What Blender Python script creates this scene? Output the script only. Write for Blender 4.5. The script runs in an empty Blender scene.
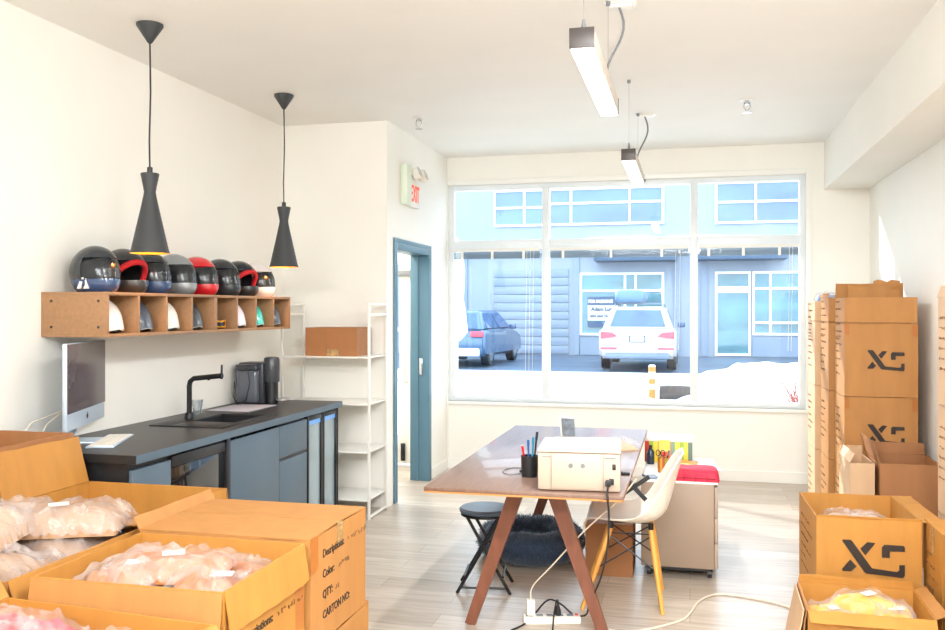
import bpy, bmesh, math, random
from mathutils import Vector, Matrix, noise
PI = math.pi
R = math.radians
C = bpy.context.scene.collection
rnd = random.Random(7)
V = Vector

# ------------------------------------------------------------------ materials
def lin(c):
    out = []
    for v in c:
        v = v / 255.0
        out.append(v / 12.92 if v <= 0.04045 else ((v + 0.055) / 1.055) ** 2.4)
    return out

def mat(name, col, rough=0.5, metal=0.0, var=0.05, scale=6.0, bump=0.0, bscale=60.0, stretch=(1, 1, 1), spec=0.5, coat=0.0, emit=0.0, sheen=0.0):
    m = bpy.data.materials.new(name)
    m.use_nodes = True
    nt = m.node_tree
    N, L = nt.nodes, nt.links
    b = N['Principled BSDF']
    c = lin(col)
    tc = N.new('ShaderNodeTexCoord')
    mp = N.new('ShaderNodeMapping')
    mp.inputs['Scale'].default_value = stretch
    L.new(tc.outputs['Object'], mp.inputs['Vector'])
    nz = N.new('ShaderNodeTexNoise')
    nz.inputs['Scale'].default_value = scale
    nz.inputs['Detail'].default_value = 5
    L.new(mp.outputs['Vector'], nz.inputs['Vector'])
    cr = N.new('ShaderNodeValToRGB')
    cr.color_ramp.elements[0].position = 0.3
    cr.color_ramp.elements[1].position = 0.7
    cr.color_ramp.elements[0].color = [max(0, x * (1 - var)) for x in c] + [1]
    cr.color_ramp.elements[1].color = [min(1, x * (1 + var)) for x in c] + [1]
    L.new(nz.outputs['Fac'], cr.inputs['Fac'])
    L.new(cr.outputs['Color'], b.inputs['Base Color'])
    b.inputs['Roughness'].default_value = rough
    b.inputs['Metallic'].default_value = metal
    b.inputs['Specular IOR Level'].default_value = spec
    b.inputs['Coat Weight'].default_value = coat
    b.inputs['Sheen Weight'].default_value = sheen
    if emit:
        L.new(cr.outputs['Color'], b.inputs['Emission Color'])
        b.inputs['Emission Strength'].default_value = emit
    if bump:
        n2 = N.new('ShaderNodeTexNoise')
        n2.inputs['Scale'].default_value = bscale
        n2.inputs['Detail'].default_value = 4
        L.new(mp.outputs['Vector'], n2.inputs['Vector'])
        bp = N.new('ShaderNodeBump')
        bp.inputs['Strength'].default_value = bump
        bp.inputs['Distance'].default_value = 0.01
        L.new(n2.outputs['Fac'], bp.inputs['Height'])
        L.new(bp.outputs['Normal'], b.inputs['Normal'])
    return m

def film_mat(name, clear, tint, rough=0.12):
    m = bpy.data.materials.new(name)
    m.use_nodes = True
    nt = m.node_tree
    N, L = nt.nodes, nt.links
    b = N['Principled BSDF']
    b.inputs['Base Color'].default_value = lin(tint) + [1]
    b.inputs['Roughness'].default_value = rough
    b.inputs['Specular IOR Level'].default_value = 0.8
    tr = N.new('ShaderNodeBsdfTransparent')
    tr.inputs['Color'].default_value = (0.97, 0.97, 0.98, 1)
    tc = N.new('ShaderNodeTexCoord')
    nz = N.new('ShaderNodeTexNoise')
    nz.inputs['Scale'].default_value = 14
    nz.inputs['Detail'].default_value = 6
    L.new(tc.outputs['Object'], nz.inputs['Vector'])
    cr = N.new('ShaderNodeValToRGB')
    cr.color_ramp.elements[0].position = 0.4
    cr.color_ramp.elements[1].position = 0.72
    k = 1 - clear
    cr.color_ramp.elements[0].color = (k * 0.6, k * 0.6, k * 0.6, 1)
    cr.color_ramp.elements[1].color = (min(1, k * 1.9),) * 3 + (1,)
    L.new(nz.outputs['Fac'], cr.inputs['Fac'])
    bp = N.new('ShaderNodeBump')
    bp.inputs['Strength'].default_value = 0.5
    bp.inputs['Distance'].default_value = 0.01
    n2 = N.new('ShaderNodeTexNoise')
    n2.inputs['Scale'].default_value = 30
    n2.inputs['Distortion'].default_value = 1.5
    L.new(tc.outputs['Object'], n2.inputs['Vector'])
    L.new(n2.outputs['Fac'], bp.inputs['Height'])
    L.new(bp.outputs['Normal'], b.inputs['Normal'])
    mx = N.new('ShaderNodeMixShader')
    L.new(cr.outputs['Color'], mx.inputs['Fac'])
    L.new(tr.outputs[0], mx.inputs[1])
    L.new(b.outputs[0], mx.inputs[2])
    L.new(mx.outputs[0], N['Material Output'].inputs['Surface'])
    return m

def glass_mat(name, tint, gloss=0.06):
    m = bpy.data.materials.new(name)
    m.use_nodes = True
    nt = m.node_tree
    N, L = nt.nodes, nt.links
    N.remove(N['Principled BSDF'])
    tr = N.new('ShaderNodeBsdfTransparent')
    tr.inputs['Color'].default_value = tint + (1,)
    gl = N.new('ShaderNodeBsdfGlossy')
    gl.inputs['Roughness'].default_value = 0.02
    lw = N.new('ShaderNodeLayerWeight')
    lw.inputs['Blend'].default_value = 0.25
    ml = N.new('ShaderNodeMath')
    ml.operation = 'MULTIPLY_ADD'
    ml.inputs[1].default_value = 0.5
    ml.inputs[2].default_value = gloss
    L.new(lw.outputs['Fresnel'], ml.inputs[0])
    mx = N.new('ShaderNodeMixShader')
    L.new(ml.outputs[0], mx.inputs['Fac'])
    L.new(tr.outputs[0], mx.inputs[1])
    L.new(gl.outputs[0], mx.inputs[2])
    L.new(mx.outputs[0], N['Material Output'].inputs['Surface'])
    return m

def floor_mat():
    m = bpy.data.materials.new('oak_vinyl_planks')
    m.use_nodes = True
    nt = m.node_tree
    N, L = nt.nodes, nt.links
    b = N['Principled BSDF']
    tc = N.new('ShaderNodeTexCoord')
    br = N.new('ShaderNodeTexBrick')
    br.offset = 0.37
    br.inputs['Scale'].default_value = 1.0
    br.inputs['Brick Width'].default_value = 1.22
    br.inputs['Row Height'].default_value = 0.18
    br.inputs['Mortar Size'].default_value = 0.0015
    br.inputs['Color1'].default_value = lin((206, 196, 183)) + [1]
    br.inputs['Color2'].default_value = lin((186, 172, 156)) + [1]
    br.inputs['Mortar'].default_value = lin((140, 120, 100)) + [1]
    L.new(tc.outputs['Object'], br.inputs['Vector'])
    mp = N.new('ShaderNodeMapping')
    mp.inputs['Scale'].default_value = (1.2, 22, 1)
    L.new(tc.outputs['Object'], mp.inputs['Vector'])
    nz = N.new('ShaderNodeTexNoise')
    nz.inputs['Scale'].default_value = 2.2
    nz.inputs['Detail'].default_value = 8
    nz.inputs['Distortion'].default_value = 0.6
    L.new(mp.outputs['Vector'], nz.inputs['Vector'])
    cr = N.new('ShaderNodeValToRGB')
    cr.color_ramp.elements[0].position = 0.3
    cr.color_ramp.elements[1].position = 0.7
    cr.color_ramp.elements[0].color = (0.72, 0.70, 0.68, 1)
    cr.color_ramp.elements[1].color = (1.08, 1.08, 1.08, 1)
    L.new(nz.outputs['Fac'], cr.inputs['Fac'])
    mx = N.new('ShaderNodeMix')
    mx.data_type = 'RGBA'
    mx.blend_type = 'MULTIPLY'
    mx.inputs[0].default_value = 1.0
    L.new(br.outputs['Color'], mx.inputs[6])
    L.new(cr.outputs['Color'], mx.inputs[7])
    L.new(mx.outputs[2], b.inputs['Base Color'])
    b.inputs['Roughness'].default_value = 0.33
    b.inputs['Specular IOR Level'].default_value = 0.6
    bp = N.new('ShaderNodeBump')
    bp.inputs['Strength'].default_value = 0.15
    bp.inputs['Distance'].default_value = 0.004
    L.new(nz.outputs['Fac'], bp.inputs['Height'])
    L.new(bp.outputs['Normal'], b.inputs['Normal'])
    return m

def stripe_mat(name, cols, width):
    """vertical stripes along object X"""
    m = mat(name, (128, 128, 128), 0.5)
    nt = m.node_tree
    N, L = nt.nodes, nt.links
    b = N['Principled BSDF']
    tc = N.new('ShaderNodeTexCoord')
    sx = N.new('ShaderNodeSeparateXYZ')
    L.new(tc.outputs['Object'], sx.inputs[0])
    md = N.new('ShaderNodeMath')
    md.operation = 'MULTIPLY_ADD'
    md.inputs[1].default_value = 1 / width
    md.inputs[2].default_value = 0.5
    L.new(sx.outputs['X'], md.inputs[0])
    cr = N.new('ShaderNodeValToRGB')
    cr.color_ramp.interpolation = 'CONSTANT'
    el = cr.color_ramp.elements
    n = len(cols)
    while len(el) < n:
        el.new(0.5)
    for i, c in enumerate(cols):
        el[i].position = i / n
    for i, c in enumerate(cols):
        el[i].color = lin(c) + [1]
    L.new(md.outputs[0], cr.inputs['Fac'])
    L.new(cr.outputs['Color'], b.inputs['Base Color'])
    return m

WALL = mat('painted_drywall', (243, 241, 234), 0.6, var=0.015, scale=2, bump=0.03, bscale=180)
CEIL = mat('ceiling_paint', (242, 241, 237), 0.7, var=0.015, scale=2, bump=0.04, bscale=160)
FLOOR = floor_mat()
TRIM = mat('white_trim', (244, 243, 238), 0.35, var=0.01)
ALU = mat('window_aluminium', (232, 238, 242), 0.35, metal=0.0, var=0.02)
GLASS = glass_mat('window_glass', (0.93, 0.97, 1.0), 0.02)
BLUE = mat('blue_steel_paint', (84, 122, 142), 0.4, var=0.03)
CARD = mat('cardboard', (178, 124, 66), 0.65, var=0.07, scale=5, bump=0.06, bscale=40, stretch=(3, 3, 0.6))
CARD2 = mat('cardboard_brown', (162, 110, 68), 0.65, var=0.06, scale=5, bump=0.05, bscale=40, stretch=(3, 3, 0.6))
CARD3 = mat('cardboard_yellow', (184, 128, 56), 0.6, var=0.08, scale=5, bump=0.08, bscale=30, stretch=(3, 3, 0.6))
CARDP = mat('cardboard_pale', (212, 176, 138), 0.65, var=0.06, scale=5, bump=0.05, bscale=40)
TAPE = film_mat('packing_tape', 0.55, (214, 178, 120), 0.15)
TAPEB = mat('brown_tape', (176, 108, 48), 0.3, var=0.04)
INK = mat('printed_ink', (42, 32, 26), 0.6, var=0.1)
INK2 = mat('faded_ink', (122, 84, 46), 0.6, var=0.1)
BLACK = mat('matte_black', (32, 33, 36), 0.45, var=0.08)
BLACKM = mat('black_metal', (30, 31, 34), 0.35, metal=0.3, var=0.08)
SHADE = mat('charcoal_shade', (52, 55, 58), 0.5, var=0.06)
GOLD = mat('gold_lining', (236, 168, 50), 0.3, metal=0.6, var=0.05)
CORDB = mat('black_cord', (28, 28, 30), 0.5)
CORDW = mat('white_cord', (226, 214, 196), 0.5)
CABW = mat('oak_laminate', (158, 118, 82), 0.5, var=0.1, scale=5, stretch=(9, 1, 9), bump=0.02)
WALN = mat('walnut_top', (126, 98, 84), 0.38, var=0.13, scale=4, stretch=(12, 1.2, 1), bump=0.03, coat=0.2)
WALL_LEG = mat('walnut_leg', (122, 74, 54), 0.4, var=0.14, scale=6, stretch=(5, 5, 0.8))
EDGE = mat('light_ply_edge', (206, 136, 76), 0.45, var=0.08)
CNT = mat('black_worktop', (46, 46, 50), 0.38, var=0.12, scale=60)
CAB = mat('slate_cabinet', (84, 102, 116), 0.45, var=0.04)
DGLASS = mat('dark_glass', (22, 26, 30), 0.05, var=0.1, spec=0.8)
FGLASS = mat('cooler_glass', (146, 164, 172), 0.08, var=0.15, scale=3, spec=0.8)
WMET = mat('white_powder_coat', (236, 234, 228), 0.35, var=0.02)
WPL = mat('white_plastic', (238, 233, 222), 0.35, var=0.02)
PRN = mat('printer_plastic', (192, 172, 154), 0.4, var=0.02)
PRN2 = mat('printer_lid_plastic', (208, 198, 186), 0.4, var=0.02)
CHROME = mat('chrome', (205, 205, 208), 0.2, metal=1.0, var=0.02)
GREY = mat('grey_plastic', (120, 122, 126), 0.4)
CABG = mat('taupe_steel', (160, 140, 122), 0.45, var=0.03)
CABD = mat('taupe_drawer_front', (168, 150, 134), 0.4, var=0.03)
BEECH = mat('beech_leg', (222, 160, 74), 0.4, var=0.1, scale=8, stretch=(6, 6, 0.7))
RED = mat('red_cloth', (212, 24, 62), 0.6, var=0.12, bump=0.1)
FUR = mat('navy_fur', (46, 64, 88), 0.9, var=0.25, scale=30, sheen=0.4)
STOOLB = mat('slate_vinyl', (88, 106, 128), 0.4, var=0.06)
DIFF = mat('lit_diffuser', (255, 246, 236), 0.4, var=0.0, emit=3.0)
FIXT = mat('fixture_grey', (74, 68, 66), 0.4, metal=0.3)
FIXTW = mat('fixture_side', (206, 196, 186), 0.4)
FILM = film_mat('clear_film', 0.80, (236, 226, 220))
FILMH = film_mat('hazy_film', 0.74, (226, 214, 208))
PAPER = mat('paper', (246, 244, 236), 0.7, var=0.02)
SCREEN = mat('dark_screen', (96, 84, 88), 0.12, var=0.08, scale=2, spec=0.7)  # purple-grey base colour includes the reflection seen on the screen
ALUI = mat('silver_aluminium', (206, 222, 238), 0.35, metal=0.35, var=0.02)

# ------------------------------------------------------------------ mesh helper
class M:
    def __init__(s):
        s.b = bmesh.new()

    def face(s, vs):
        try:
            return s.b.faces.new(vs)
        except ValueError:
            return None

    def box(s, x0, x1, y0, y1, z0, z1, bev=0.0, mx=None, seg=2):
        b = bmesh.new()
        vs = [b.verts.new((x, y, z)) for x in (x0, x1) for y in (y0, y1) for z in (z0, z1)]
        for q in ((0, 1, 3, 2), (4, 6, 7, 5), (0, 4, 5, 1), (2, 3, 7, 6), (0, 2, 6, 4), (1, 5, 7, 3)):
            b.faces.new([vs[i] for i in q])
        if bev:
            bmesh.ops.bevel(b, geom=b.edges[:], offset=bev, segments=seg, affect='EDGES', profile=0.5)
        s.merge(b, mx)
        return s

    def merge(s, b, mx=None):
        mp = {}
        for v in b.verts:
            mp[v.index if False else v] = s.b.verts.new(mx @ v.co if mx else v.co)
        for f in b.faces:
            s.face([mp[v] for v in f.verts])
        b.free()

    def tube(s, pts, r, seg=8, cap=True, closed=False):
        pts = [V(p) for p in pts]
        n = len(pts)
        rr = r if isinstance(r, (list, tuple)) else [r] * n
        rings = []
        up = None
        for i, p in enumerate(pts):
            a = pts[(i - 1) % n] if (i > 0 or closed) else p
            c = pts[(i + 1) % n] if (i < n - 1 or closed) else p
            t = (c - a)
            if t.length < 1e-9:
                t = V((0, 0, 1))
            t.normalize()
            if up is None:
                up = V((0, 0, 1)) if abs(t.z) < 0.9 else V((1, 0, 0))
            sd = t.cross(up)
            if sd.length < 1e-6:
                sd = t.orthogonal()
            sd.normalize()
            up = sd.cross(t).normalized()
            rings.append([s.b.verts.new(p + (sd * math.cos(k * 2 * PI / seg) + up * math.sin(k * 2 * PI / seg)) * rr[i]) for k in range(seg)])
        m = n if closed else n - 1
        for i in range(m):
            A, B = rings[i], rings[(i + 1) % n]
            for k in range(seg):
                s.face([A[k], A[(k + 1) % seg], B[(k + 1) % seg], B[k]])
        if cap and not closed:
            s.face(rings[0][::-1])
            s.face(rings[-1])
        return s

    def lathe(s, prof, seg=32, c=(0, 0, 0), cap=True, mx=None):
        b = bmesh.new()
        rings = []
        for r, z in prof:
            rings.append([b.verts.new((c[0] + r * math.cos(k * 2 * PI / seg), c[1] + r * math.sin(k * 2 * PI / seg), c[2] + z)) for k in range(seg)])
        for i in range(len(prof) - 1):
            for k in range(seg):
                b.faces.new([rings[i][k], rings[i][(k + 1) % seg], rings[i + 1][(k + 1) % seg], rings[i + 1][k]])
        if cap:
            b.faces.new(rings[0][::-1])
            b.faces.new(rings[-1])
        s.merge(b, mx)
        return s

    def prism(s, poly, o, u, v, d):
        """poly 2D in plane (o,u,v), extruded by vector d"""
        o, u, v, d = V(o), V(u), V(v), V(d)
        A = [s.b.verts.new(o + u * p[0] + v * p[1]) for p in poly]
        B = [s.b.verts.new(o + u * p[0] + v * p[1] + d) for p in poly]
        n = len(poly)
        s.face(A[::-1])
        s.face(B)
        for i in range(n):
            s.face([A[i], A[(i + 1) % n], B[(i + 1) % n], B[i]])
        return s

    def grid(s, fn, nu, nv, wrapu=False, keep=None):
        vs = [[s.b.verts.new(fn(i / nu, j / nv)) for j in range(nv + 1)] for i in range(nu if wrapu else nu + 1)]
        out = []
        for i in range(nu):
            for j in range(nv):
                if keep and not keep((i + .5) / nu, (j + .5) / nv):
                    continue
                k = (i + 1) % nu if wrapu else i + 1
                f = s.face([vs[i][j], vs[k][j], vs[k][j + 1], vs[i][j + 1]])
                if f:
                    out.append(f)
        return out

    def solid(s, t):
        bmesh.ops.remove_doubles(s.b, verts=s.b.verts[:], dist=1e-5)
        loose = [v for v in s.b.verts if not v.link_faces]
        bmesh.ops.delete(s.b, geom=loose, context='VERTS')
        bmesh.ops.recalc_face_normals(s.b, faces=s.b.faces[:])
        bmesh.ops.solidify(s.b, geom=s.b.faces[:], thickness=t)
        return s

    def slab(s, o, u, v, t, nu=1, nv=1, amp=0.0, seed=0, taper=0.0):
        """sheet of thickness |t| spanned by u,v from o, with a slight waviness"""
        o, u, v, t = V(o), V(u), V(v), V(t)
        n = t.normalized()
        def pt(a, b_):
            k = 1 - taper * b_
            w = amp * noise.noise(V((a * 3 + seed * 7.3, b_ * 3, seed))) * b_
            e = amp * 0.8 * noise.noise(V((a * 6 + seed * 3.1, 5.2, seed)))
            return o + u * (0.5 + (a - 0.5) * k) + v * b_ * (1 + (e / max(v.length, 1e-6))) + n * w
        b = bmesh.new()
        T = [[b.verts.new(pt(i / nu, j / nv)) for j in range(nv + 1)] for i in range(nu + 1)]
        B = [[b.verts.new(pt(i / nu, j / nv) + t) for j in range(nv + 1)] for i in range(nu + 1)]
        for i in range(nu):
            for j in range(nv):
                b.faces.new([T[i][j], T[i + 1][j], T[i + 1][j + 1], T[i][j + 1]])
                b.faces.new([B[i][j + 1], B[i + 1][j + 1], B[i + 1][j], B[i][j]])
        for i in range(nu):
            b.faces.new([T[i][0], B[i][0], B[i + 1][0], T[i + 1][0]])
            b.faces.new([T[i][nv], T[i + 1][nv], B[i + 1][nv], B[i][nv]])
        for j in range(nv):
            b.faces.new([T[0][j], T[0][j + 1], B[0][j + 1], B[0][j]])
            b.faces.new([T[nu][j], B[nu][j], B[nu][j + 1], T[nu][j + 1]])
        s.merge(b)
        return s

    def beam(s, p0, p1, w, d, side=(0, 1, 0), w1=None, d1=None):
        p0, p1, side = V(p0), V(p1), V(side)
        t = (p1 - p0).normalized()
        a = t.cross(side).normalized()
        c = a.cross(t).normalized()
        w1 = w1 or w
        d1 = d1 or d
        A = [s.b.verts.new(p0 + a * w / 2 * i + c * d / 2 * j) for i, j in ((-1, -1), (1, -1), (1, 1), (-1, 1))]
        B = [s.b.verts.new(p1 + a * w1 / 2 * i + c * d1 / 2 * j) for i, j in ((-1, -1), (1, -1), (1, 1), (-1, 1))]
        s.face(A[::-1])
        s.face(B)
        for i in range(4):
            s.face([A[i], A[(i + 1) % 4], B[(i + 1) % 4], B[i]])
        return s

def obj(name, m, material, parent=None, smooth=40, loc=None, rz=0):
    bmesh.ops.recalc_face_normals(m.b, faces=m.b.faces[:])
    me = bpy.data.meshes.new(name)
    m.b.to_mesh(me)
    m.b.free()
    me.materials.append(material)
    if smooth:
        me.shade_smooth()
        me.set_sharp_from_angle(angle=R(smooth))
    o = bpy.data.objects.new(name, me)
    C.objects.link(o)
    if parent:
        o.parent = parent
    if loc:
        o.location = loc
    if rz:
        o.rotation_euler = (0, 0, rz)
    return o

def tag(o, label, cat, group=None):
    o['label'] = label
    o['category'] = cat
    if group:
        o['group'] = group
    return o

def thing(name, label, cat, loc=(0, 0, 0), rz=0, group=None):
    o = bpy.data.objects.new(name, None)
    C.objects.link(o)
    o.location = loc
    o.rotation_euler = (0, 0, rz)
    o.empty_display_size = 0.1
    return tag(o, label, cat, group)

def struct(name, m, material, parent=None, smooth=0):
    o = obj(name, m, material, parent, smooth)
    if not parent:
        o['kind'] = 'structure'
    return o

def sroot(name, loc=(0, 0, 0)):
    o = bpy.data.objects.new(name, None)
    C.objects.link(o)
    o.location = loc
    o['kind'] = 'structure'
    return o

def dup(root, loc, rz, label, mats=None):
    """copy of a thing with copies of its parts and sub-parts; mats = {part name: material}"""
    def cp(o, parent):
        c = o.copy()
        C.objects.link(c)
        if parent:
            c.parent = parent
        base = o.name.split('.')[0]
        if mats and base in mats and c.type == 'MESH':
            c.data = o.data.copy()
            c.data.materials[0] = mats[base]
        for ch in list(o.children):
            cp(ch, c)
        return c
    r = cp(root, None)
    r.location = loc
    r.rotation_euler = (0, 0, rz)
    r['label'] = label
    return r

_tc = {}
def text_geo(txt, size, bold=0.0):
    key = (txt, size, bold)
    if key not in _tc:
        cu = bpy.data.curves.new('lettering', 'FONT')
        cu.body = txt
        cu.size = size
        cu.extrude = 0.0006 if size < 0.2 else 0.01
        cu.resolution_u = 3
        cu.offset = bold
        o = bpy.data.objects.new('lettering', cu)
        C.objects.link(o)
        dg = bpy.context.evaluated_depsgraph_get()
        dg.update()
        me = bpy.data.meshes.new_from_object(o.evaluated_get(dg))
        _tc[key] = ([v.co.copy() for v in me.vertices], [list(p.vertices) for p in me.polygons])
        bpy.data.objects.remove(o)
        bpy.data.curves.remove(cu)
        bpy.data.meshes.remove(me)
    return _tc[key]

def lettering(m, txt, size, o, u, v, shear=0.0, sx=1.0, bold=0.0):
    vs, fs = text_geo(txt, size, bold)
    o, u, v = V(o), V(u).normalized(), V(v).normalized()
    n = u.cross(v)
    bv = [m.b.verts.new(o + u * (c.x * sx + c.y * shear) + v * c.y + n * c.z) for c in vs]
    for f in fs:
        m.face([bv[i] for i in f])
    return m

def scribble(m, o, u, v, length, height, seed, thick=0.0022):
    """handwriting-like marker strokes"""
    rr = random.Random(seed)
    o, u, v = V(o), V(u).normalized(), V(v).normalized()
    n = u.cross(v)
    x = 0
    while x < length:
        w = height * (0.5 + 0.4 * rr.random())
        pts = [o + u * (x + w * rr.random()) + v * (height * rr.random()) + n * 0.001 for _ in range(rr.choice((3, 4)))]
        m.tube(pts, thick, 4)
        x += w + height * (0.25 + (0.6 if rr.random() < 0.2 else 0))
    return m

# ------------------------------------------------------------------ camera
cam = bpy.data.objects.new('camera', bpy.data.cameras.new('camera'))
C.objects.link(cam)
cam.location = (0, 0, 1.54)
cam.rotation_euler = (R(90), 0, math.atan(217.5 / 890))
cam.data.sensor_width = 36
cam.data.lens = 890 / 945 * 36
cam.data.shift_y = -6 / 945
cam.data.clip_end = 300
bpy.context.scene.camera = cam

# ------------------------------------------------------------------ room shell
XL, XD, XR, YB, YA, HC = -3.16, -2.28, 1.51, 8.3, 6.54, 3.0
Y0 = -2.6
struct('floor', M().box(-4.3, 1.63, Y0 - .12, 8.45, -0.15, 0), FLOOR)
struct('ceiling', M().box(-4.3, 1.63, Y0 - .12, 8.45, HC, HC + 0.15), CEIL)
struct('wall_right', M().box(XR, XR + .12, Y0, 8.45, 0, HC), WALL)
struct('wall_left', M().box(XL - .12, XL, Y0, YA, 0, HC), WALL)
struct('wall_rear', M().box(XL - .12, XR + .12, Y0 - .12, Y0, 0, HC), WALL)
struct('wall_alcove', M().box(-4.3, XD - .15, YA, YA + .12, 0, HC), WALL)
DY0, DY1, DZ = 6.72, 7.68, 2.07
struct('wall_door', M().box(XD - .15, XD, YA, DY0, 0, HC).box(XD - .15, XD, DY1, YB, 0, HC).box(XD - .15, XD, DY0, DY1, DZ, HC), WALL)
WX0, WX1, WZ0, WZ1 = -2.27, 0.99, 0.655, 2.73
struct('wall_back', M().box(XD - .15, WX0, YB, YB + .15, 0, HC).box(WX1, XR, YB, YB + .15, 0, HC)
       .box(WX0, WX1, YB, YB + .15, 0, WZ0).box(WX0, WX1, YB, YB + .15, WZ1, HC), WALL)
struct('wall_vestibule', M().box(-4.3, -4.18, YA + .12, YB, 0, HC).box(-4.3, -3.56, YB, YB + .15, 0, HC)
       .box(-2.56, XD - .15, YB, YB + .15, 0, HC).box(-3.56, -2.56, YB, YB + .15, 2.2, HC), WALL)
struct('ceiling_bulkhead', M().box(1.14, XR, Y0, YB, 2.585, HC), WALL)
struct('baseboard_back', M().box(XD, XR, YB - .014, YB, 0, .1, .003), TRIM)
struct('baseboard_right', M().box(XR - .014, XR, Y0, YB - .014, 0, .1, .003), TRIM)
struct('baseboard_door_wall', M().box(XD, XD + .014, DY1 + .06, YB - .014, 0, .1, .003), TRIM)
struct('baseboard_alcove', M().box(XL, XD - .15, YA - .014, YA, 0, .1, .003), TRIM)
struct('trim_1', M().box(XD + .002, XD + .012, 8.27, 8.298, .1, WZ0).box(-1.505, -1.495, 8.292, 8.3, .1, WZ0), TRIM)

# window
w = sroot('window_1', (0, YB, 0))
MUL = (-1.325, 0.035)
fy0, fy1 = 0.03, 0.10
obj('window_frame', M().box(WX0, WX0 + .05, fy0, fy1, WZ0, WZ1, .004).box(WX1 - .05, WX1, fy0, fy1, WZ0, WZ1, .004)
    .box(WX0 + .05, WX1 - .05, fy0, fy1, WZ1 - .05, WZ1, .004).box(WX0 + .05, WX1 - .05, fy0, fy1, WZ0, WZ0 + .05, .004), ALU, w, 30)
for x in MUL:
    obj('mullion', M().box(x - .034, x + .034, fy0 - .01, fy1 + .02, WZ0 + .05, WZ1 - .05, .004), ALU, w, 30)
xs = [WX0 + .05, MUL[0] - .034, MUL[0] + .034, MUL[1] - .034, MUL[1] + .034, WX1 - .05]
for k in range(3):
    a, b_ = xs[2 * k], xs[2 * k + 1]
    obj('transom', M().box(a, b_, fy0, fy1, 2.115, 2.2, .004), ALU, w, 30)
    obj('pane', M().box(a, b_, .06, .066, WZ0 + .05, 2.115), GLASS, w, 0)
    obj('pane', M().box(a, b_, .06, .066, 2.2, WZ1 - .05), GLASS, w, 0)
obj('window_sill', M().box(WX0 - .0, WX1 + .03, -.03, .03, WZ0 - .03, WZ0, .004), TRIM, w, 30)
obj('casing', M().box(WX1, WX1 + .05, -.012, 0, WZ0, WZ1 + .05, .003).box(WX0, WX1, -.012, 0, WZ1, WZ1 + .05, .003), TRIM, w, 30)
obj('mounting_clip', M().box(-1.325 + .9, -1.325 + .93, -.02, .03, WZ1 - .02, WZ1), GREY, w, 0)

SLAT = mat('stacked_blind_slats', (94, 118, 134), 0.4, var=0.15, scale=20, stretch=(0.3, 1, 30))
for k, lab in enumerate(('raised mini blind with bundled slats at the top of the pane beside the door wall',
                         'raised mini blind with bundled slats above the pane showing the white car',
                         'raised mini blind with bundled slats above the pane nearest the carton stack')):
    a, b_ = xs[2 * k] + .01, xs[2 * k + 1] - .01
    t = thing('window_blind', lab.replace('nearest', 'next to'), 'blind', ((a + b_) / 2, YB, 2.02), 0, 'raised blinds along the shop window')
    h = (b_ - a) / 2
    obj('headrail', M().box(-h, h, -.02, .025, .068, .095, .003), WMET, t, 30)
    sl = M()
    for q in range(8):
        sl.box(-h + .005, h - .005, -.012, .014, .008 + q * .0073, .0125 + q * .0073)
    sl.box(-h + .005, h - .005, -.012, .014, 0, .006)
    obj('slat_bundle', sl, SLAT, t, 0)
    for q in (-.8, -.1, .62):
        obj('ladder_clip', M().box(h * q - .012, h * q + .012, -.016, -.012, -.004, .068), WMET, t, 0)
    cd = M()
    for dx in ((0.7, 0.78, 0.86) if k == 0 else (0.82, 0.88)):
        cd.tube([(h * dx, -.018, .07), (h * dx - .01, -.022, -.6), (h * dx - .015, -.02, -1.1 if k == 0 else -.85)], .0018, 5)
    obj('pull_cord', cd, WMET, t)

# inner door frame (open doorway) and glazed outer door
d = sroot('door_1', (XD, 0, 0))
J = M()
J.box(-.165, .015, DY0, DY0 + .04, 0, DZ, .003)
obj('jamb', J, BLUE, d, 30)
obj('jamb', M().box(-.165, .015, DY1 - .04, DY1, 0, DZ, .003).box(-.1, -.085, DY1 - .05, DY1 - .04, 0, DZ - .04), BLUE, d, 30)
obj('head', M().box(-.165, .015, DY0 + .04, DY1 - .04, DZ - .05, DZ, .003), BLUE, d, 30)
obj('architrave', M().box(.002, .014, DY0 - .035, DY0, 0, DZ + .035, .002).box(.002, .014, DY1, DY1 + .035, 0, DZ + .035, .002).box(.002, .014, DY0, DY1, DZ, DZ + .035, .002), BLUE, d, 30)
obj('strike_plate', M().box(-.075, -.045, DY1 - .052, DY1 - .04, .95, 1.1, .001), CHROME, d, 30)
d = sroot('door_2', (0, YB, 0))
obj('door_frame', M().box(-3.56, -3.5, .03, .13, 0, 2.2, .003).box(-2.62, -2.56, .03, .13, 0, 2.2, .003).box(-3.5, -2.62, .03, .13, 2.14, 2.2, .003), TRIM, d, 30)
obj('door_leaf', M().box(-3.5, -3.38, .05, .1, .02, 2.14, .003).box(-2.78, -2.62, .05, .1, .02, 2.14, .003).box(-3.38, -2.78, .05, .1, .02, .3, .003)
    .box(-3.38, -2.78, .05, .1, 1.98, 2.14, .003).box(-3.38, -2.78, .06, .09, 1.32, 1.36).box(-3.38, -2.78, .06, .09, .82, .86), TRIM, d, 30)
obj('pane', M().box(-3.38, -2.78, .072, .078, .3, 1.98), GLASS, d, 0)
hd = M()
hd.tube([(-2.7, .05, 1.12), (-2.7, -.01, 1.12), (-2.7, -.01, .82), (-2.7, .05, .82)], .011, 8)
obj('pull_handle', hd, CHROME, d)
obj('door_closer', M().box(-2.82, -2.64, .0, .05, 1.86, 1.92, .004), GREY, d, 30)
obj('floor_bolt', M().box(-2.76, -2.72, .02, .05, .05, .22, .003), BLACKM, d, 30)

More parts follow.
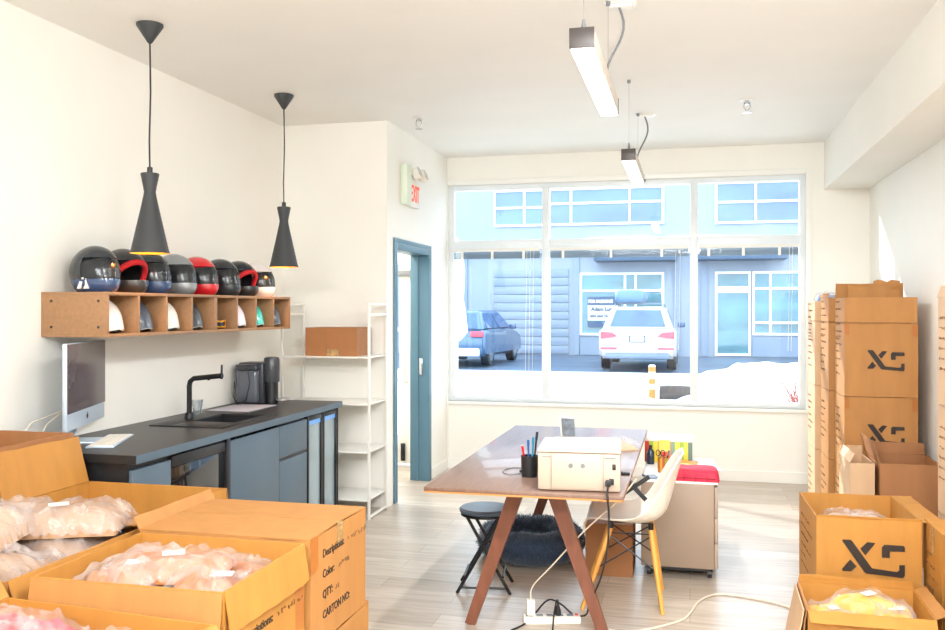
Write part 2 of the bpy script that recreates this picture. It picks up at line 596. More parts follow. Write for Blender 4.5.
# ------------------------------------------------------------------ outside
ASPH = mat('shaded_asphalt', (76, 92, 112), 0.45, var=0.35, scale=1.6, stretch=(0.35, 1, 1), bump=0.3, bscale=12)  # dark blue colour carries the building's shade on the pavement
SNOW = mat('snow', (244, 246, 250), 0.7, var=0.02, bump=0.3, bscale=4)
CONC = mat('sunlit_concrete_road', (206, 204, 200), 0.8, var=0.05)  # pale colour stands for the sunlit part of the pavement
struct('ground', M().box(-40, 40, 8.45, 60, -.2, -.02), ASPH)
struct('sunlit_street', M().box(-40, 40, 8.45, 21.8, -.02, 0.0), CONC)  # pale slab ends where the painted shade of the building begins
FAC = mat('pale_metal_cladding', (136, 147, 162), 0.5, var=0.03, scale=1)
FACD = mat('grey_blue_cladding', (122, 137, 156), 0.5, var=0.03, scale=1)
FWIN = mat('facade_window_glass', (84, 112, 150), 0.04, var=0.3, scale=0.6, spec=0.9, stretch=(0.4, 1, 1.5))  # bluish mottling paints the sky's reflection into the panes
FWIN2 = mat('shopfront_glass', (66, 118, 132), 0.04, var=0.4, scale=1.0, spec=0.9, stretch=(0.5, 1, 1.6))  # teal mottling paints street reflections into the glass colour
bl = thing('industrial_building', 'two storey pale blue building across the parking lot with roll-up door', 'building', (0, 30, 0))
obj('wall', M().box(-26, 26, 0, 10, -.1, 6.45), FAC, bl, 0)
obj('cornice', M().box(-26, 26, -.18, 0, 3.42, 3.62).box(-26, 26, -.1, 0, 6.25, 6.45), FAC, bl, 0)
pil = M()
for x in (-7.6, -3.72, -.42, .45, 4.2):
    pil.box(x - .1, x + .1, -.06, 0, 0, 3.42)
obj('pilaster', pil, FACD, bl, 0)
rd = M()
for k in range(10):
    rd.box(-6.57, -3.98, -.05, -.01, .02 + k * .288, .3 + k * .288, .02)
obj('roll_up_door', rd, FACD, bl, 30)
obj('wainscot', M().box(-3.6, -.83, -.04, 0, 0, .6).box(1.95, 12, -.04, 0, 0, .6), FACD, bl, 0)
def win(x0, x1, z0, z1, vx=(), hz=(), g=FWIN):
    f = M()
    fw = .07
    f.box(x0, x0 + fw, -.07, -.0, z0, z1).box(x1 - fw, x1, -.07, 0, z0, z1).box(x0 + fw, x1 - fw, -.07, 0, z0, z0 + fw).box(x0 + fw, x1 - fw, -.07, 0, z1 - fw, z1)
    for x in vx:
        f.box(x - .035, x + .035, -.07, 0, z0 + fw, z1 - fw)
    for z in hz:
        f.box(x0 + fw, x1 - fw, -.065, 0, z - .035, z + .035)
    wf = obj('window', f, TRIM, bl, 0)
    obj('pane', M().box(x0 + fw, x1 - fw, -.03, -.005, z0 + fw, z1 - fw), g, wf, 0)
win(-6.57, -4.8, 4.36, 5.62, (-5.5,), (5.0,))
win(-4.66, -.83, 4.36, 5.62, (-3.9, -1.95), (5.1,))
win(.79, 3.6, 4.3, 5.66, (2.05,), (5.0,))
win(4.4, 7.5, 4.3, 5.66, (6,), (5.0,))
win(-3.6, -.83, .66, 2.75, (-2.1, -1.75), (2.15,), FWIN2)
win(.79, 1.9, .03, 2.2, (), (2.1,), FWIN2)
win(.79, 1.9, 2.2, 2.75, (), (), FWIN2)
win(1.95, 4.2, .7, 2.75, (2.5, 3.5), (2.2, 1.1), FWIN2)
aw = mat('awning_blue_grey', (58, 84, 110), 0.5)
for (x0, x1) in ((-3.05, -.42), (.2, 2.95)):
    obj('awning', M().box(x0, x1, -.9, 0, 3.1, 3.34, .03), aw, bl, 30)

sg = thing('leasing_sign', 'blue and white leasing sign with name and phone number in the shopfront window', 'sign', (-3.33, 29.9, .93))
SGB = mat('sign_blue', (48, 78, 112), 0.5)
obj('panel', M().box(0, 1.0, -.02, 0, 0, 1.02, .004), mat('sign_white', (190, 192, 196), .6), sg, 0)
obj('header_band', M().box(0, 1.0, -.03, -.02, .74, 1.02), SGB, sg, 0)
obj('footer_band', M().box(0, .95, -.03, -.02, -.0, .22), SGB, sg, 0)
obj('header_lettering', lettering(M(), 'FOR SALE/LEASE', .14, (.03, -.034, .82), (1, 0, 0), (0, 0, 1), sx=.8, bold=.006), PAPER, sg, 0)
SGT = mat('sign_lettering', (48, 60, 80), 0.6)
obj('name_lettering', lettering(M(), 'Adam Lund', .17, (.12, -.024, .55), (1, 0, 0), (0, 0, 1), bold=.006), SGT, sg, 0)
obj('phone_lettering', lettering(M(), '604 664 7650', .13, (.08, -.024, .33), (1, 0, 0), (0, 0, 1), bold=.005), SGT, sg, 0)

# vehicles: local +Y is forward, origin at rear centre on the ground
def wheel(parent, x, y, r, wd=.22):
    wh = M()
    mx = Matrix.Translation((x, y, r)) @ Matrix.Rotation(R(90), 4, 'Y')
    wh.lathe([(r * .7, -wd / 2), (r * .97, -wd / 2), (r, -wd * .3), (r, wd * .3), (r * .97, wd / 2), (r * .7, wd / 2)], 24, mx=mx)
    o = obj('wheel', wh, BLACK, parent)
    h = M().lathe([(.02, -wd / 2 - .005), (r * .62, -wd / 2 - .005), (r * .66, 0), (r * .62, wd / 2 + .005), (.02, wd / 2 + .005)], 16, mx=mx)
    obj('hub', h, CHROME, o)

def car(name, label, loc, rz, W, L, prof, cab, paint, glass, zt, hatch):
    t = thing(name, label, 'car', loc, rz)
    b = bmesh.new()
    A = [b.verts.new((-W / 2, y, z)) for y, z in prof]
    B = [b.verts.new((W / 2, y, z)) for y, z in prof]
    n = len(prof)
    b.faces.new(A[::-1]); b.faces.new(B)
    for i in range(n):
        b.faces.new([A[i], A[(i + 1) % n], B[(i + 1) % n], B[i]])
    bmesh.ops.recalc_face_normals(b, faces=b.faces[:])
    bmesh.ops.bevel(b, geom=b.edges[:], offset=.07, segments=3, affect='EDGES')
    m = M(); m.merge(b)
    obj('body', m, paint, t, 50)
    # cabin: (y,z,halfwidth) ring bottom and top
    (yb0, yb1, zb, wb), (yt0, yt1, zt_, wt) = cab
    b = bmesh.new()
    lo = [b.verts.new(p) for p in ((-wb, yb0, zb), (wb, yb0, zb), (wb, yb1, zb), (-wb, yb1, zb))]
    hi = [b.verts.new(p) for p in ((-wt, yt0, zt_), (wt, yt0, zt_), (wt, yt1, zt_), (-wt, yt1, zt_))]
    b.faces.new(lo[::-1]); b.faces.new(hi)
    for i in range(4):
        b.faces.new([lo[i], lo[(i + 1) % 4], hi[(i + 1) % 4], hi[i]])
    bmesh.ops.bevel(b, geom=b.edges[:], offset=.06, segments=3, affect='EDGES')
    m = M(); m.merge(b)
    obj('cabin', m, paint, t, 50)
    def quad(nm, c, k0, k1, j0, j1, mt):
        # c: 4 corners (lo0, lo1, hi1, hi0) of a cabin side; inset patch pushed out
        c = [V(q) for q in c]
        f = lambda a, d_: (c[0] * (1 - a) + c[1] * a) * (1 - d_) + (c[3] * (1 - a) + c[2] * a) * d_
        q = [f(k0, j0), f(k1, j0), f(k1, j1), f(k0, j1)]
        nn = (q[1] - q[0]).cross(q[3] - q[0]).normalized() * .012
        mm = M()
        A = [mm.b.verts.new(p + nn) for p in q]; Bq = [mm.b.verts.new(p - nn * 2) for p in q]
        mm.face(A); mm.face(Bq[::-1])
        for i in range(4):
            mm.face([A[i], Bq[i], Bq[(i + 1) % 4], A[(i + 1) % 4]])
        obj(nm, mm, mt, t, 0)
    LO = [(-wb, yb0, zb), (wb, yb0, zb), (wb, yb1, zb), (-wb, yb1, zb)]
    HI = [(-wt, yt0, zt_), (wt, yt0, zt_), (wt, yt1, zt_), (-wt, yt1, zt_)]
    quad('rear_window', (LO[0], LO[1], HI[1], HI[0]), .1, .9, .12, .84, glass)
    quad('side_window', (LO[1], LO[2], HI[2], HI[1]), .1, .48, .1, .84, glass)
    quad('side_window', (LO[1], LO[2], HI[2], HI[1]), .52, .9, .1, .84, glass)
    quad('side_window', (LO[3], LO[0], HI[0], HI[3]), .1, .9, .1, .84, glass)
    quad('windscreen', (LO[2], LO[3], HI[3], HI[2]), .08, .92, .1, .88, glass)
    for x in (-W / 2 + .12, W / 2 - .12):
        wheel(t, x, L * .17, zt); wheel(t, x, L * .8, zt)
    for s_ in (-1, 1):
        mr = M().box(s_ * (W / 2 + .1) - .1, s_ * (W / 2 + .1) + .1, L * .62, L * .62 + .1, zb, zb + .15, .04)
        obj('wing_mirror', mr, glass, t, 50)
    return t

WCAR = mat('white_car_paint', (178, 174, 178), 0.2, var=0.01, coat=0.5)
GCAR = mat('silver_blue_paint', (76, 104, 136), 0.25, metal=0.2, var=0.03, coat=0.5)
CGL = mat('car_glass', (36, 78, 126), 0.05, var=0.3, scale=1.5, spec=0.8)
TLR = mat('tail_light_red', (196, 70, 90), 0.25)
BUMP = mat('bumper_grey', (104, 120, 140), 0.6)
s = car('parked_car', 'white crossover parked with roof box, seen from behind', (-1.27, 22.35, 0), 0, 1.88, 4.6,
        [(0.12, .3), (0.0, .55), (0.02, .85), (0.12, 1.06), (1.0, 1.1), (3.2, 1.06), (4.4, .95), (4.6, .6), (4.5, .28)],
        ((.12, 3.35, 1.03, .88), (.6, 2.5, 1.6, .66)), WCAR, CGL, .36, 0)
for q in (-1, 1):
    obj('tail_light', M().prism([(q * .9, .98), (q * .62, .96), (q * .48, .86), (q * .9, .80)], (0, .03, 0), (1, 0, 0), (0, 0, 1), (0, -.05, 0)), TLR, s, 0)
    obj('reflector', M().box(q * .7 - .2, q * .7 + .2, -.03, .02, .54, .58), TLR, s, 0)
    obj('roof_rail', M().tube([(q * .6, .75, 1.6), (q * .6, .85, 1.66), (q * .6, 2.4, 1.66), (q * .6, 2.5, 1.6)], .02, 6), BUMP, s)
    obj('exhaust', M().box(q * .55 - .12, q * .55 + .12, -.02, .1, .3, .37, .02), CHROME, s, 30)
obj('number_plate', M().box(-.2, .2, -.03, .0, .72, .88, .005), SGT, s, 0)
obj('plate_panel', M().box(-.17, .17, -.036, -.03, .745, .855), PAPER, s, 0)
obj('rear_bumper', M().box(-.78, .78, -.04, .1, .3, .44, .04), BUMP, s, 40)
rb = thing('roof_box', 'dark blue roof box strapped on the white car', 'roof box', (-1.5, 22.95, 1.67))
obj('shell', M().box(-.38, .38, 0, 1.9, .03, .36, .14, seg=4), mat('roof_box_blue', (74, 110, 150), 0.3), rb, 50)
obj('crossbar', M().box(-.25, .75, .3, .36, -.01, .03).box(-.25, .75, 1.3, 1.36, -.01, .03), BUMP, rb, 0)
s = car('parked_car', 'silver blue hatchback parked before the roll-up door', (-6.15, 22.9, 0), R(-3), 1.78, 4.2,
        [(0.1, .28), (0.0, .5), (0.02, .8), (0.1, .98), (1.0, 1.0), (3.1, .98), (4.0, .82), (4.2, .5), (4.1, .25)],
        ((.1, 3.3, .96, .84), (.55, 2.3, 1.5, .62)), GCAR, CGL, .33, 0)
for q in (-1, 1):
    obj('tail_light', M().box(q * .68 - .18, q * .68 + .18, -.03, .05, .8, .95, .02), TLR, s, 30)
obj('rear_bumper', M().box(-.75, .75, -.04, .1, .28, .5, .04), mat('silver_bumper', (206, 214, 226), 0.4), s, 40)

# bollard, log, snow, shrub, umbrella
ORG = mat('traffic_orange', (226, 108, 40), 0.5)
t = thing('bollard', 'orange and white striped bollard standing in the snow', 'bollard', (-.61, 15.0, 0))
obj('post', M().lathe([(.055, 0), (.055, .6), (.045, .615)], 16), TRIM, t)
for z in (.06, .3, .5):
    obj('band', M().lathe([(.058, z), (.058, z + (.16 if z < .1 else .09))], 16), ORG, t)
t = thing('log', 'short grey log lying beside the orange bollard', 'log', (-.24, 15.1, .14))
BARK = mat('grey_bark', (72, 64, 60), 0.9, var=0.2, bump=0.6, bscale=20)
lg = M().tube([(-.25, 0, 0), (-.1, .0, 0), (.1, 0, 0), (.25, 0, 0)], [.132, .14, .138, .13], 18)
obj('trunk', lg, BARK, t)
obj('cut_end', M().tube([(-.256, 0, 0), (-.25, 0, 0)], .11, 16), mat('cut_wood', (196, 176, 156), 0.8), t)

def mound(sx, sy, sz, seed):
    m = M()
    def f(u, v):
        x, y = (u * 2 - 1), (v * 2 - 1)
        h = max(0, 1 - x * x) ** .7 * max(0, 1 - y * y) ** .7
        n = noise.fractal(V((x * 2.4 + seed, y * 2.4, seed)), .9, 2.1, 4) * .35 + 1
        return V((x * sx, y * sy, sz * h * max(.2, n) - .01))
    m.grid(f, 48, 32)
    return m
tag(obj('snow_bank', mound(2.2, 3.2, .5, 3), SNOW, None, 60, (1.9, 17.2, 0)), 'white heap of snow piled before the shopfront door', 'snow')
tag(obj('snow_bank', mound(.45, .5, .16, 9), SNOW, None, 60, (-.95, 15.2, 0)), 'low snow heap beside the orange bollard', 'snow')
t = thing('shrub', 'leafless reddish shrub poking out of the snow', 'shrub', (1.55, 13.2, 0))
TWIG = mat('red_twig', (150, 78, 66), 0.7)
sm = M()
for k in range(46):
    a = rnd.uniform(0, 2 * PI); r0 = rnd.uniform(0, .12); r1 = r0 + rnd.uniform(.1, .4); h_ = rnd.uniform(.35, .8)
    p0 = V((r0 * math.cos(a), r0 * math.sin(a), 0)); p2 = V((r1 * math.cos(a), r1 * math.sin(a), h_))
    p1 = (p0 + p2) / 2 + V((rnd.uniform(-.04, .04), rnd.uniform(-.04, .04), .06))
    sm.tube([p0, p1, p2], [.008, .006, .003], 4)
    q = p1 + V((rnd.uniform(-.15, .15), rnd.uniform(-.15, .15), rnd.uniform(.1, .22)))
    sm.tube([p1, q], [.005, .002], 4)
obj('branches', sm, TWIG, t)
t = thing('patio_umbrella', 'closed white patio umbrella on a block base outside by the door wall', 'umbrella', (-3.85, 14.6, 0))
obj('base', M().box(-.3, .3, -.3, .3, 0, .3, .03), TRIM, t, 30)
obj('pole', M().tube([(0, 0, .3), (0, 0, 2.75)], .03, 10), TRIM, t)
pr = [(.05, 1.0), (.16, 1.15), (.13, 1.5), (.1, 1.7), (.12, 2.2), (.06, 2.6), (.02, 2.68)]
um = M()
seg = 32
rings = [[um.b.verts.new(((r * (1 + .25 * math.cos(8 * k * 2 * PI / seg))) * math.cos(k * 2 * PI / seg), (r * (1 + .25 * math.cos(8 * k * 2 * PI / seg))) * math.sin(k * 2 * PI / seg), z)) for k in range(seg)] for r, z in pr]
for i in range(len(pr) - 1):
    for k in range(seg):
        um.face([rings[i][k], rings[i][(k + 1) % seg], rings[i + 1][(k + 1) % seg], rings[i + 1][k]])
obj('folded_canopy', um, TRIM, t)

# ------------------------------------------------------------------ ceiling things
def linear_light(y0, label):
    t = thing('pendant_light', label, 'lamp', (-.378, y0, 2.47), 0, 'linear pendant lights over the table')
    L = 1.12
    obj('housing', M().box(-.043, .043, .004, L, .012, .08, .003), FIXTW, t, 30)
    obj('end_cap', M().box(-.045, .045, -.002, .004, .008, .082, .001), FIXT, t, 30)
    obj('end_cap', M().box(-.045, .045, L, L + .006, .008, .082, .001), FIXT, t, 30)
    obj('diffuser', M().box(-.04, .04, .004, L, 0, .012, .002), DIFF, t, 30)
    for y in (.06, L - .06):
        obj('suspension_wire', M().tube([(0, y, .08), (0, y, HC - 2.47)], .0016, 5), CHROME, t)
    for y in (.06, L - .06):
        obj('wire_gripper', M().lathe([(.006, 0), (.009, .02), (.004, .05)], 10, (0, y, .08)), GREY, t)
        obj('ceiling_anchor', M().lathe([(.011, 0), (.011, .02)], 10, (0, y, HC - 2.47 - .02)), GREY, t)
    obj('ceiling_bracket', M().box(-.02, .13, L - .06, L + .05, HC - 2.476, HC - 2.47, .001).box(.0, .11, L - .04, L + .03, HC - 2.49, HC - 2.476, .004), WMET, t, 30)
    cb = M()
    pts = []
    for k in range(13):
        a = k / 12
        pts.append((.05 - .03 * a + .03 * math.sin(a * PI * 2), L - .02 - .12 * a, (HC - 2.49) * (1 - a) + .075 * a))
    cb.tube(pts, .006, 8)
    obj('power_cord', cb, GREY, t)
    la = bpy.data.lights.new('fixture_lamp', 'AREA')
    la.shape = 'RECTANGLE'; la.size = .075; la.size_y = L
    la.energy = LIN_W; la.color = (.94, .97, 1.0)
    lo = bpy.data.objects.new('fixture_lamp', la)
    C.objects.link(lo)
    lo.location = (-.378, y0 + L / 2, 2.466)
LIN_W = 14
linear_light(3.2, 'lit linear pendant light with dark square end, the larger one over the near table end')
linear_light(5.69, 'lit linear pendant light hanging closer to the shop window')

def cone_pendant(y, label):
    t = thing('pendant_lamp', label, 'lamp', (-2.69, y, 1.825), 0, 'charcoal cone pendants over the counter')
    top = HC - 1.825
    obj('canopy', M().lathe([(.066, top), (.066, top - .012), (.012, top - .095), (.006, top - .1)][::-1], 32), SHADE, t)
    obj('cord', M().tube([(0, 0, top - .09), (.004, 0, top - .35), (-.003, 0, top - .6), (0, 0, .43)], .0045, 8), CORDB, t)
    prof = [(.099, 0), (.092, .02), (.040, .255), (.031, .30), (.029, .315), (.033, .34), (.046, .405), (.044, .41), (.015, .413)]
    inner = [(.012, .40), (.026, .315), (.028, .30), (.037, .255), (.0885, .02), (.0955, 0)]
    obj('shade', M().lathe(prof, 48, cap=False), SHADE, t)
    obj('lining', M().lathe(inner + [(.099, 0)], 48, cap=False), GOLD, t)
    obj('socket', M().lathe([(.014, .41), (.014, .44), (.006, .445)], 16), BLACK, t)
    bb = mat('lit_bulb', (255, 214, 150), 0.4, emit=6)
    obj('bulb', M().lathe([(.004, .1), (.02, .11), (.025, .13), (.02, .155), (.012, .18), (.012, .31)], 20), bb, t)
    la = bpy.data.lights.new('bulb_glow', 'POINT')
    la.energy = 3; la.color = (1, .7, .35); la.shadow_soft_size = .02
    lo = bpy.data.objects.new('bulb_glow', la); C.objects.link(lo)
    lo.location = (-2.69, y, 1.825 + .07)
cone_pendant(4.04, 'charcoal cone pendant lamp hanging above the blue visored helmet end of the shelf')
cone_pendant(5.59, 'charcoal cone pendant lamp hanging above the coffee machine end of the counter')

for (x, y, lab) in ((-2.01, 6.5, 'small chrome ceiling sprinkler near the exit sign'), (.387, 6.5, 'small chrome ceiling sprinkler near the bulkhead')):
    t = thing('sprinkler', lab, 'sprinkler', (x, y, HC - .10), 0, 'ceiling sprinklers')
    t.scale = (1.45, 1.45, 1.43)
    obj('escutcheon', M().lathe([(.035, .066), (.035, .07)], 20), WMET, t)
    obj('frame', M().tube([(-.012, 0, .06), (-.016, 0, .035), (0, 0, .012), (.016, 0, .035), (.012, 0, .06)], .003, 6).lathe([(.01, .05), (.01, .068)], 12), CHROME, t)
    obj('deflector', M().lathe([(.02, .008), (.02, .011)], 14), CHROME, t)

EXG = mat('exit_sign_housing', (222, 232, 214), 0.5)
t = thing('exit_sign', 'exit sign with red lettering and twin emergency lamp heads above the doorway', 'exit sign', (XD, 6.86, 2.39))
obj('housing', M().box(.0, .06, 0, .13, 0, .33, .008), EXG, t, 30)
obj('sign_panel', M().box(.0, .045, .135, .40, .0, .22, .005), WPL, t, 30)
REDL = mat('exit_red', (226, 92, 66), 0.5, emit=0.3)
obj('lettering', lettering(M(), 'EXIT', .19, (.047, .145, .045), (0, 1, 0), (0, 0, 1), sx=.58, bold=.004), REDL, t, 0)
for y in (.24, .42):
    mx = Matrix.Translation((.06, y, .28)) @ Matrix.Rotation(R(70), 4, 'Y')
    obj('lamp_head', M().lathe([(.02, -.04), (.05, -.02), (.055, .02), (.05, .035)], 20, mx=mx), WPL, t)
    obj('lens', M().lathe([(.01, .036), (.046, .036), (.046, .038)], 20, mx=mx), CHROME, t)
obj('arm', M().tube([(.04, .12, .28), (.04, .44, .28)], .012, 8), WPL, t)

# ------------------------------------------------------------------ kitchen counter
CX, CY0, CY1, CZ = -2.46, 3.58, 6.06, .87
cab = thing('worktop', 'long black worktop with rolled front edge along the kitchen wall', 'counter', (0, 0, CZ))
SX0, SX1, SY0, SY1 = -2.99, -2.56, 4.53, 5.17
obj('slab', M().box(XL, SX0, CY0, CY1, -.04, 0).box(SX1, CX, CY0, CY1, -.04, 0).box(SX0, SX1, CY0, SY0, -.04, 0).box(SX0, SX1, SY1, CY1, -.04, 0), CNT, cab, 0)
obj('front_edge', M().box(CX, CX + .006, CY0, CY1, -.04, -.001, .001), CAB, cab, 0)
obj('side_edge', M().box(XL, CX + .006, CY0 - .004, CY0, -.04, -.001), BLACK, cab, 0)
FX = CX - .03
def base_unit(name, label, y0, y1, ctop=CZ - .04):
    t = thing(name, label, 'cabinet', (0, y0, 0), 0, None)
    d_ = y1 - y0
    obj('carcass', M().box(XL + .01, FX - .021, .002, d_ - .002, .08, ctop), BLACK, t, 0)
    obj('plinth', M().box(XL + .01, FX - .06, .002, d_ - .002, 0, .08), BLACK, t, 0)
    return t, d_
t, d_ = base_unit('base_cabinet', 'narrow slate base cabinet at the carton end of the counter', CY0 + .02, 3.92)
obj('front_panel', M().box(FX - .02, FX, .004, d_ - .003, .09, CZ - .075, .002), CAB, t, 30)
t, d_ = base_unit('dishwasher', 'built-in appliance with dark glass front beneath the counter', 3.92, 4.50)
obj('glass_front', M().box(FX - .03, FX - .012, .01, d_ - .05, .09, CZ - .12, .002), DGLASS, t, 30)
obj('control_strip', M().box(FX - .03, FX - .002, .01, d_ - .05, CZ - .115, CZ - .06, .002), BLACK, t, 30)
obj('side_post', M().box(FX - .03, FX + .004, d_ - .048, d_ - .002, .0, CZ - .05, .002), BLACKM, t, 30)
t, d_ = base_unit('base_cabinet', 'wide slate base cabinet with one plain door below the sink', 4.50, 5.113, .66)
obj('door', M().box(FX - .02, FX, .004, d_ - .003, .09, CZ - .065, .002), CAB, t, 30)
t, d_ = base_unit('drawer_cabinet', 'slate drawer cabinet between sink cabinet and beverage cooler', 5.113, 5.525)
dr = obj('drawer', M().box(FX - .02, FX, .003, d_ - .003, .605, CZ - .065, .002), CAB, t, 30)
dr = obj('drawer', M().box(FX - .02, FX, .003, d_ - .003, .09, .585, .002), CAB, t, 30)
obj('grip_rail', M().box(FX - .022, FX - .001, .003, d_ - .003, .587, .603), BLACK, dr, 0)
t = thing('beverage_cooler', 'black framed glass door beverage cooler at the end of the counter', 'cooler', (0, 5.525, 0))
d_ = CY1 - 5.525
obj('cabinet', M().box(XL + .01, FX - .03, .004, d_ - .004, .02, CZ - .05), BLACK, t, 0)
BLU = mat('cooler_light_strip', (96, 150, 210), 0.4, emit=0.25)
for k, (a, b_) in enumerate(((.012, .26), (.272, d_ - .012))):
    dd = obj('door', M().box(FX - .028, FX, a, a + .025, .06, CZ - .055, .002).box(FX - .028, FX, b_ - .025, b_, .06, CZ - .055, .002)
             .box(FX - .028, FX, a + .025, b_ - .025, .06, .1, .002).box(FX - .028, FX, a + .025, b_ - .025, CZ - .085, CZ - .055, .002), BLACKM, t, 30)
    obj('door_glass', M().box(FX - .02, FX - .012, a + .025, b_ - .025, .1, CZ - .085), FGLASS, dd, 0)
    obj('light_strip', M().box(FX - .012, FX - .006, a + .025, b_ - .025, CZ - .115, CZ - .085), BLU, dd, 0)
obj('end_panel', M().box(XL + .01, FX + .002, d_ - .004, d_, 0, CZ - .04), BLACK, t, 0)

t = thing('kitchen_sink', 'black inset sink sunk into the worktop under the faucet', 'sink', (0, 0, CZ))
rim = M()
r = .02
rim.box(SX0 - r, SX0 + .11, SY0 - r, SY1 + r, 0, .006, .002).box(SX1 - .03, SX1 + r, SY0 - r, SY1 + r, 0, .006, .002)
rim.box(SX0 + .11, SX1 - .03, SY0 - r, SY0 + .2, 0, .006, .002).box(SX0 + .11, SX1 - .03, SY1 - .07, SY1 + r, 0, .006, .002)
obj('rim', rim, BLACK, t, 30)
bx0, bx1, by0, by1 = SX0 + .11, SX1 - .03, SY0 + .2, SY1 - .07
obj('basin', M().box(bx0, bx0 + .006, by0, by1, -.18, 0).box(bx1 - .006, bx1, by0, by1, -.18, 0).box(bx0, bx1, by0, by0 + .006, -.18, 0).box(bx0, bx1, by1 - .006, by1, -.18, 0).box(bx0, bx1, by0, by1, -.186, -.18), BLACK, t, 0)
obj('drain', M().lathe([(.04, -.18), (.04, -.176), (.03, -.175)], 20, ((bx0 + bx1) / 2, (by0 + by1) / 2, 0)), CHROME, t)
t = thing('faucet', 'tall black square-necked faucet beside the sink', 'faucet', (-2.94, 4.82, CZ + .006))
obj('base', M().lathe([(.028, 0), (.028, .03), (.02, .04)], 20), BLACKM, t)
obj('neck', M().tube([(0, 0, .03), (0, 0, .2), (.006, 0, .226), (.03, 0, .245), (.22, .0, .265)], .0155, 12), BLACKM, t)
obj('spout', M().tube([(.13, 0, .256), (.13, 0, .236)], .009, 10), BLACKM, t)
obj('lever', M().tube([(.215, 0, .245), (.217, 0, .33)], [.008, .006], 8), BLACKM, t)
t = thing('drinking_glass', 'clear tumbler beside the sink behind the faucet', 'glass', (-3.03, 5.06, CZ + .006))
CLG = glass_mat('clear_glass', (.9, .93, .95), .12)
obj('bowl', M().lathe([(.024, 0), (.036, .09), (.034, .09), (.022, .008)], 24, cap=False), CLG, t)
obj('foot', M().lathe([(.024, 0), (.024, .006)], 24), CLG, t)
t = thing('drying_mat', 'pale grey drying mat on the worktop before the coffee machine', 'mat', (-2.92, 5.44, CZ))
obj('pad', M().box(-.15, .15, -.21, .21, 0, .007, .003), mat('mat_grey', (196, 190, 198), 0.8, bump=.2, bscale=120), t, 30)
obj('binding', M().tube([(-.15, -.21, .004), (.15, -.21, .004), (.15, .21, .004), (-.15, .21, .004)], .004, 6, closed=True), GREY, t)
t = thing('coffee_machine', 'dark grey pod coffee machine with side water tank', 'coffee machine', (-3.0, 5.80, CZ))
DG = mat('graphite_plastic', (64, 66, 72), 0.3, var=.05)
obj('body', M().box(-.12, .07, -.05, .12, 0, .29, .012), DG, t, 40)
obj('water_tank', M().box(-.10, .05, -.12, -.052, .01, .24, .015), mat('smoke_tank', (96, 100, 110), 0.12, spec=.7), t, 40)
obj('tank_lid', M().box(-.105, .055, -.122, -.05, .24, .28, .01), DG, t, 40)
obj('brew_head', M().lathe([(.052, .15), (.056, .16), (.056, .31), (.05, .325), (.03, .33)], 28, (.105, .02, 0)), DG, t)
obj('column', M().lathe([(.045, .0), (.045, .15)], 28, (.105, .02, 0)), BLACK, t)
obj('cup_tray', M().lathe([(.055, .02), (.06, .025), (.06, .035), (.05, .038)], 28, (.19, .02, 0)), CHROME, t)
obj('power_cord', M().tube([(-.02, -.12, .27), (.03, -.2, .26), (.06, -.22, .16), (.02, -.2, .04), (-.05, -.19, .01), (-.09, -.17, .06), (-.1, -.135, .16)], .005, 8), CORDB, t)

# computer
t = thing('desktop_computer', 'large silver all-in-one computer with dark screen on the counter', 'computer', (-2.97, 3.92, CZ))
W_, H_ = .62, .42
ang = math.atan2(.58, -.22)
t.rotation_euler = (0, 0, ang)   # local x runs along the screen width; screen faces local -y
z0 = .085
obj('casing', M().box(-W_ / 2, W_ / 2, 0, .022, z0, z0 + H_, .006), ALUI, t, 40)
obj('screen', M().box(-W_ / 2 + .004, W_ / 2 - .004, -.004, .0, z0 + .085, z0 + H_ - .004), SCREEN, t, 0)
ap = [(0, .010), (.006, .013), (.0105, .009), (.011, .002), (.008, -.008), (.004, -.0115), (0, -.010), (-.004, -.0115), (-.008, -.008), (-.011, .002), (-.0105, .009), (-.006, .013)]
am = M().prism(ap, (0, -.001, z0 + .043), (1, 0, 0), (0, 0, 1), (0, -.002, 0))
am.prism([(0, .014), (.005, .017), (.006, .022), (.001, .019)], (0, -.001, z0 + .043), (1, 0, 0), (0, 0, 1), (0, -.002, 0))
obj('emblem', am, BLACK, t, 0)
obj('stand', M().slab((-.09, .022, z0 + .12), (.18, 0, 0), (0, .07, -.195), (0, .006, 0)).box(-.09, .09, -.07, .12, 0, .008, .003), ALUI, t, 30)
cb = M()
for k, pts in enumerate(([(.0, .06, .2), (-.1, .16, .1), (-.25, .16, .02), (-.3, .13, .01)], [(.03, .05, .18), (-.2, .2, .12), (-.34, .18, .09), (-.42, .12, .01)])):
    cb.tube(pts, .004, 6)
obj('cable', cb, CORDW, t)
t = thing('keyboard', 'slim white keyboard lying on the black worktop', 'keyboard', (-2.84, 3.93, CZ), R(112))
obj('case', M().box(-.21, .21, -.065, .065, 0, .009, .003), ALUI, t, 30)
kb = M()
for i in range(14):
    for j in range(5):
        kb.box(-.2 + i * .0287, -.2 + i * .0287 + .024, -.056 + j * .0225, -.056 + j * .0225 + .019, .009, .012)
obj('keys', kb, WPL, t, 0)

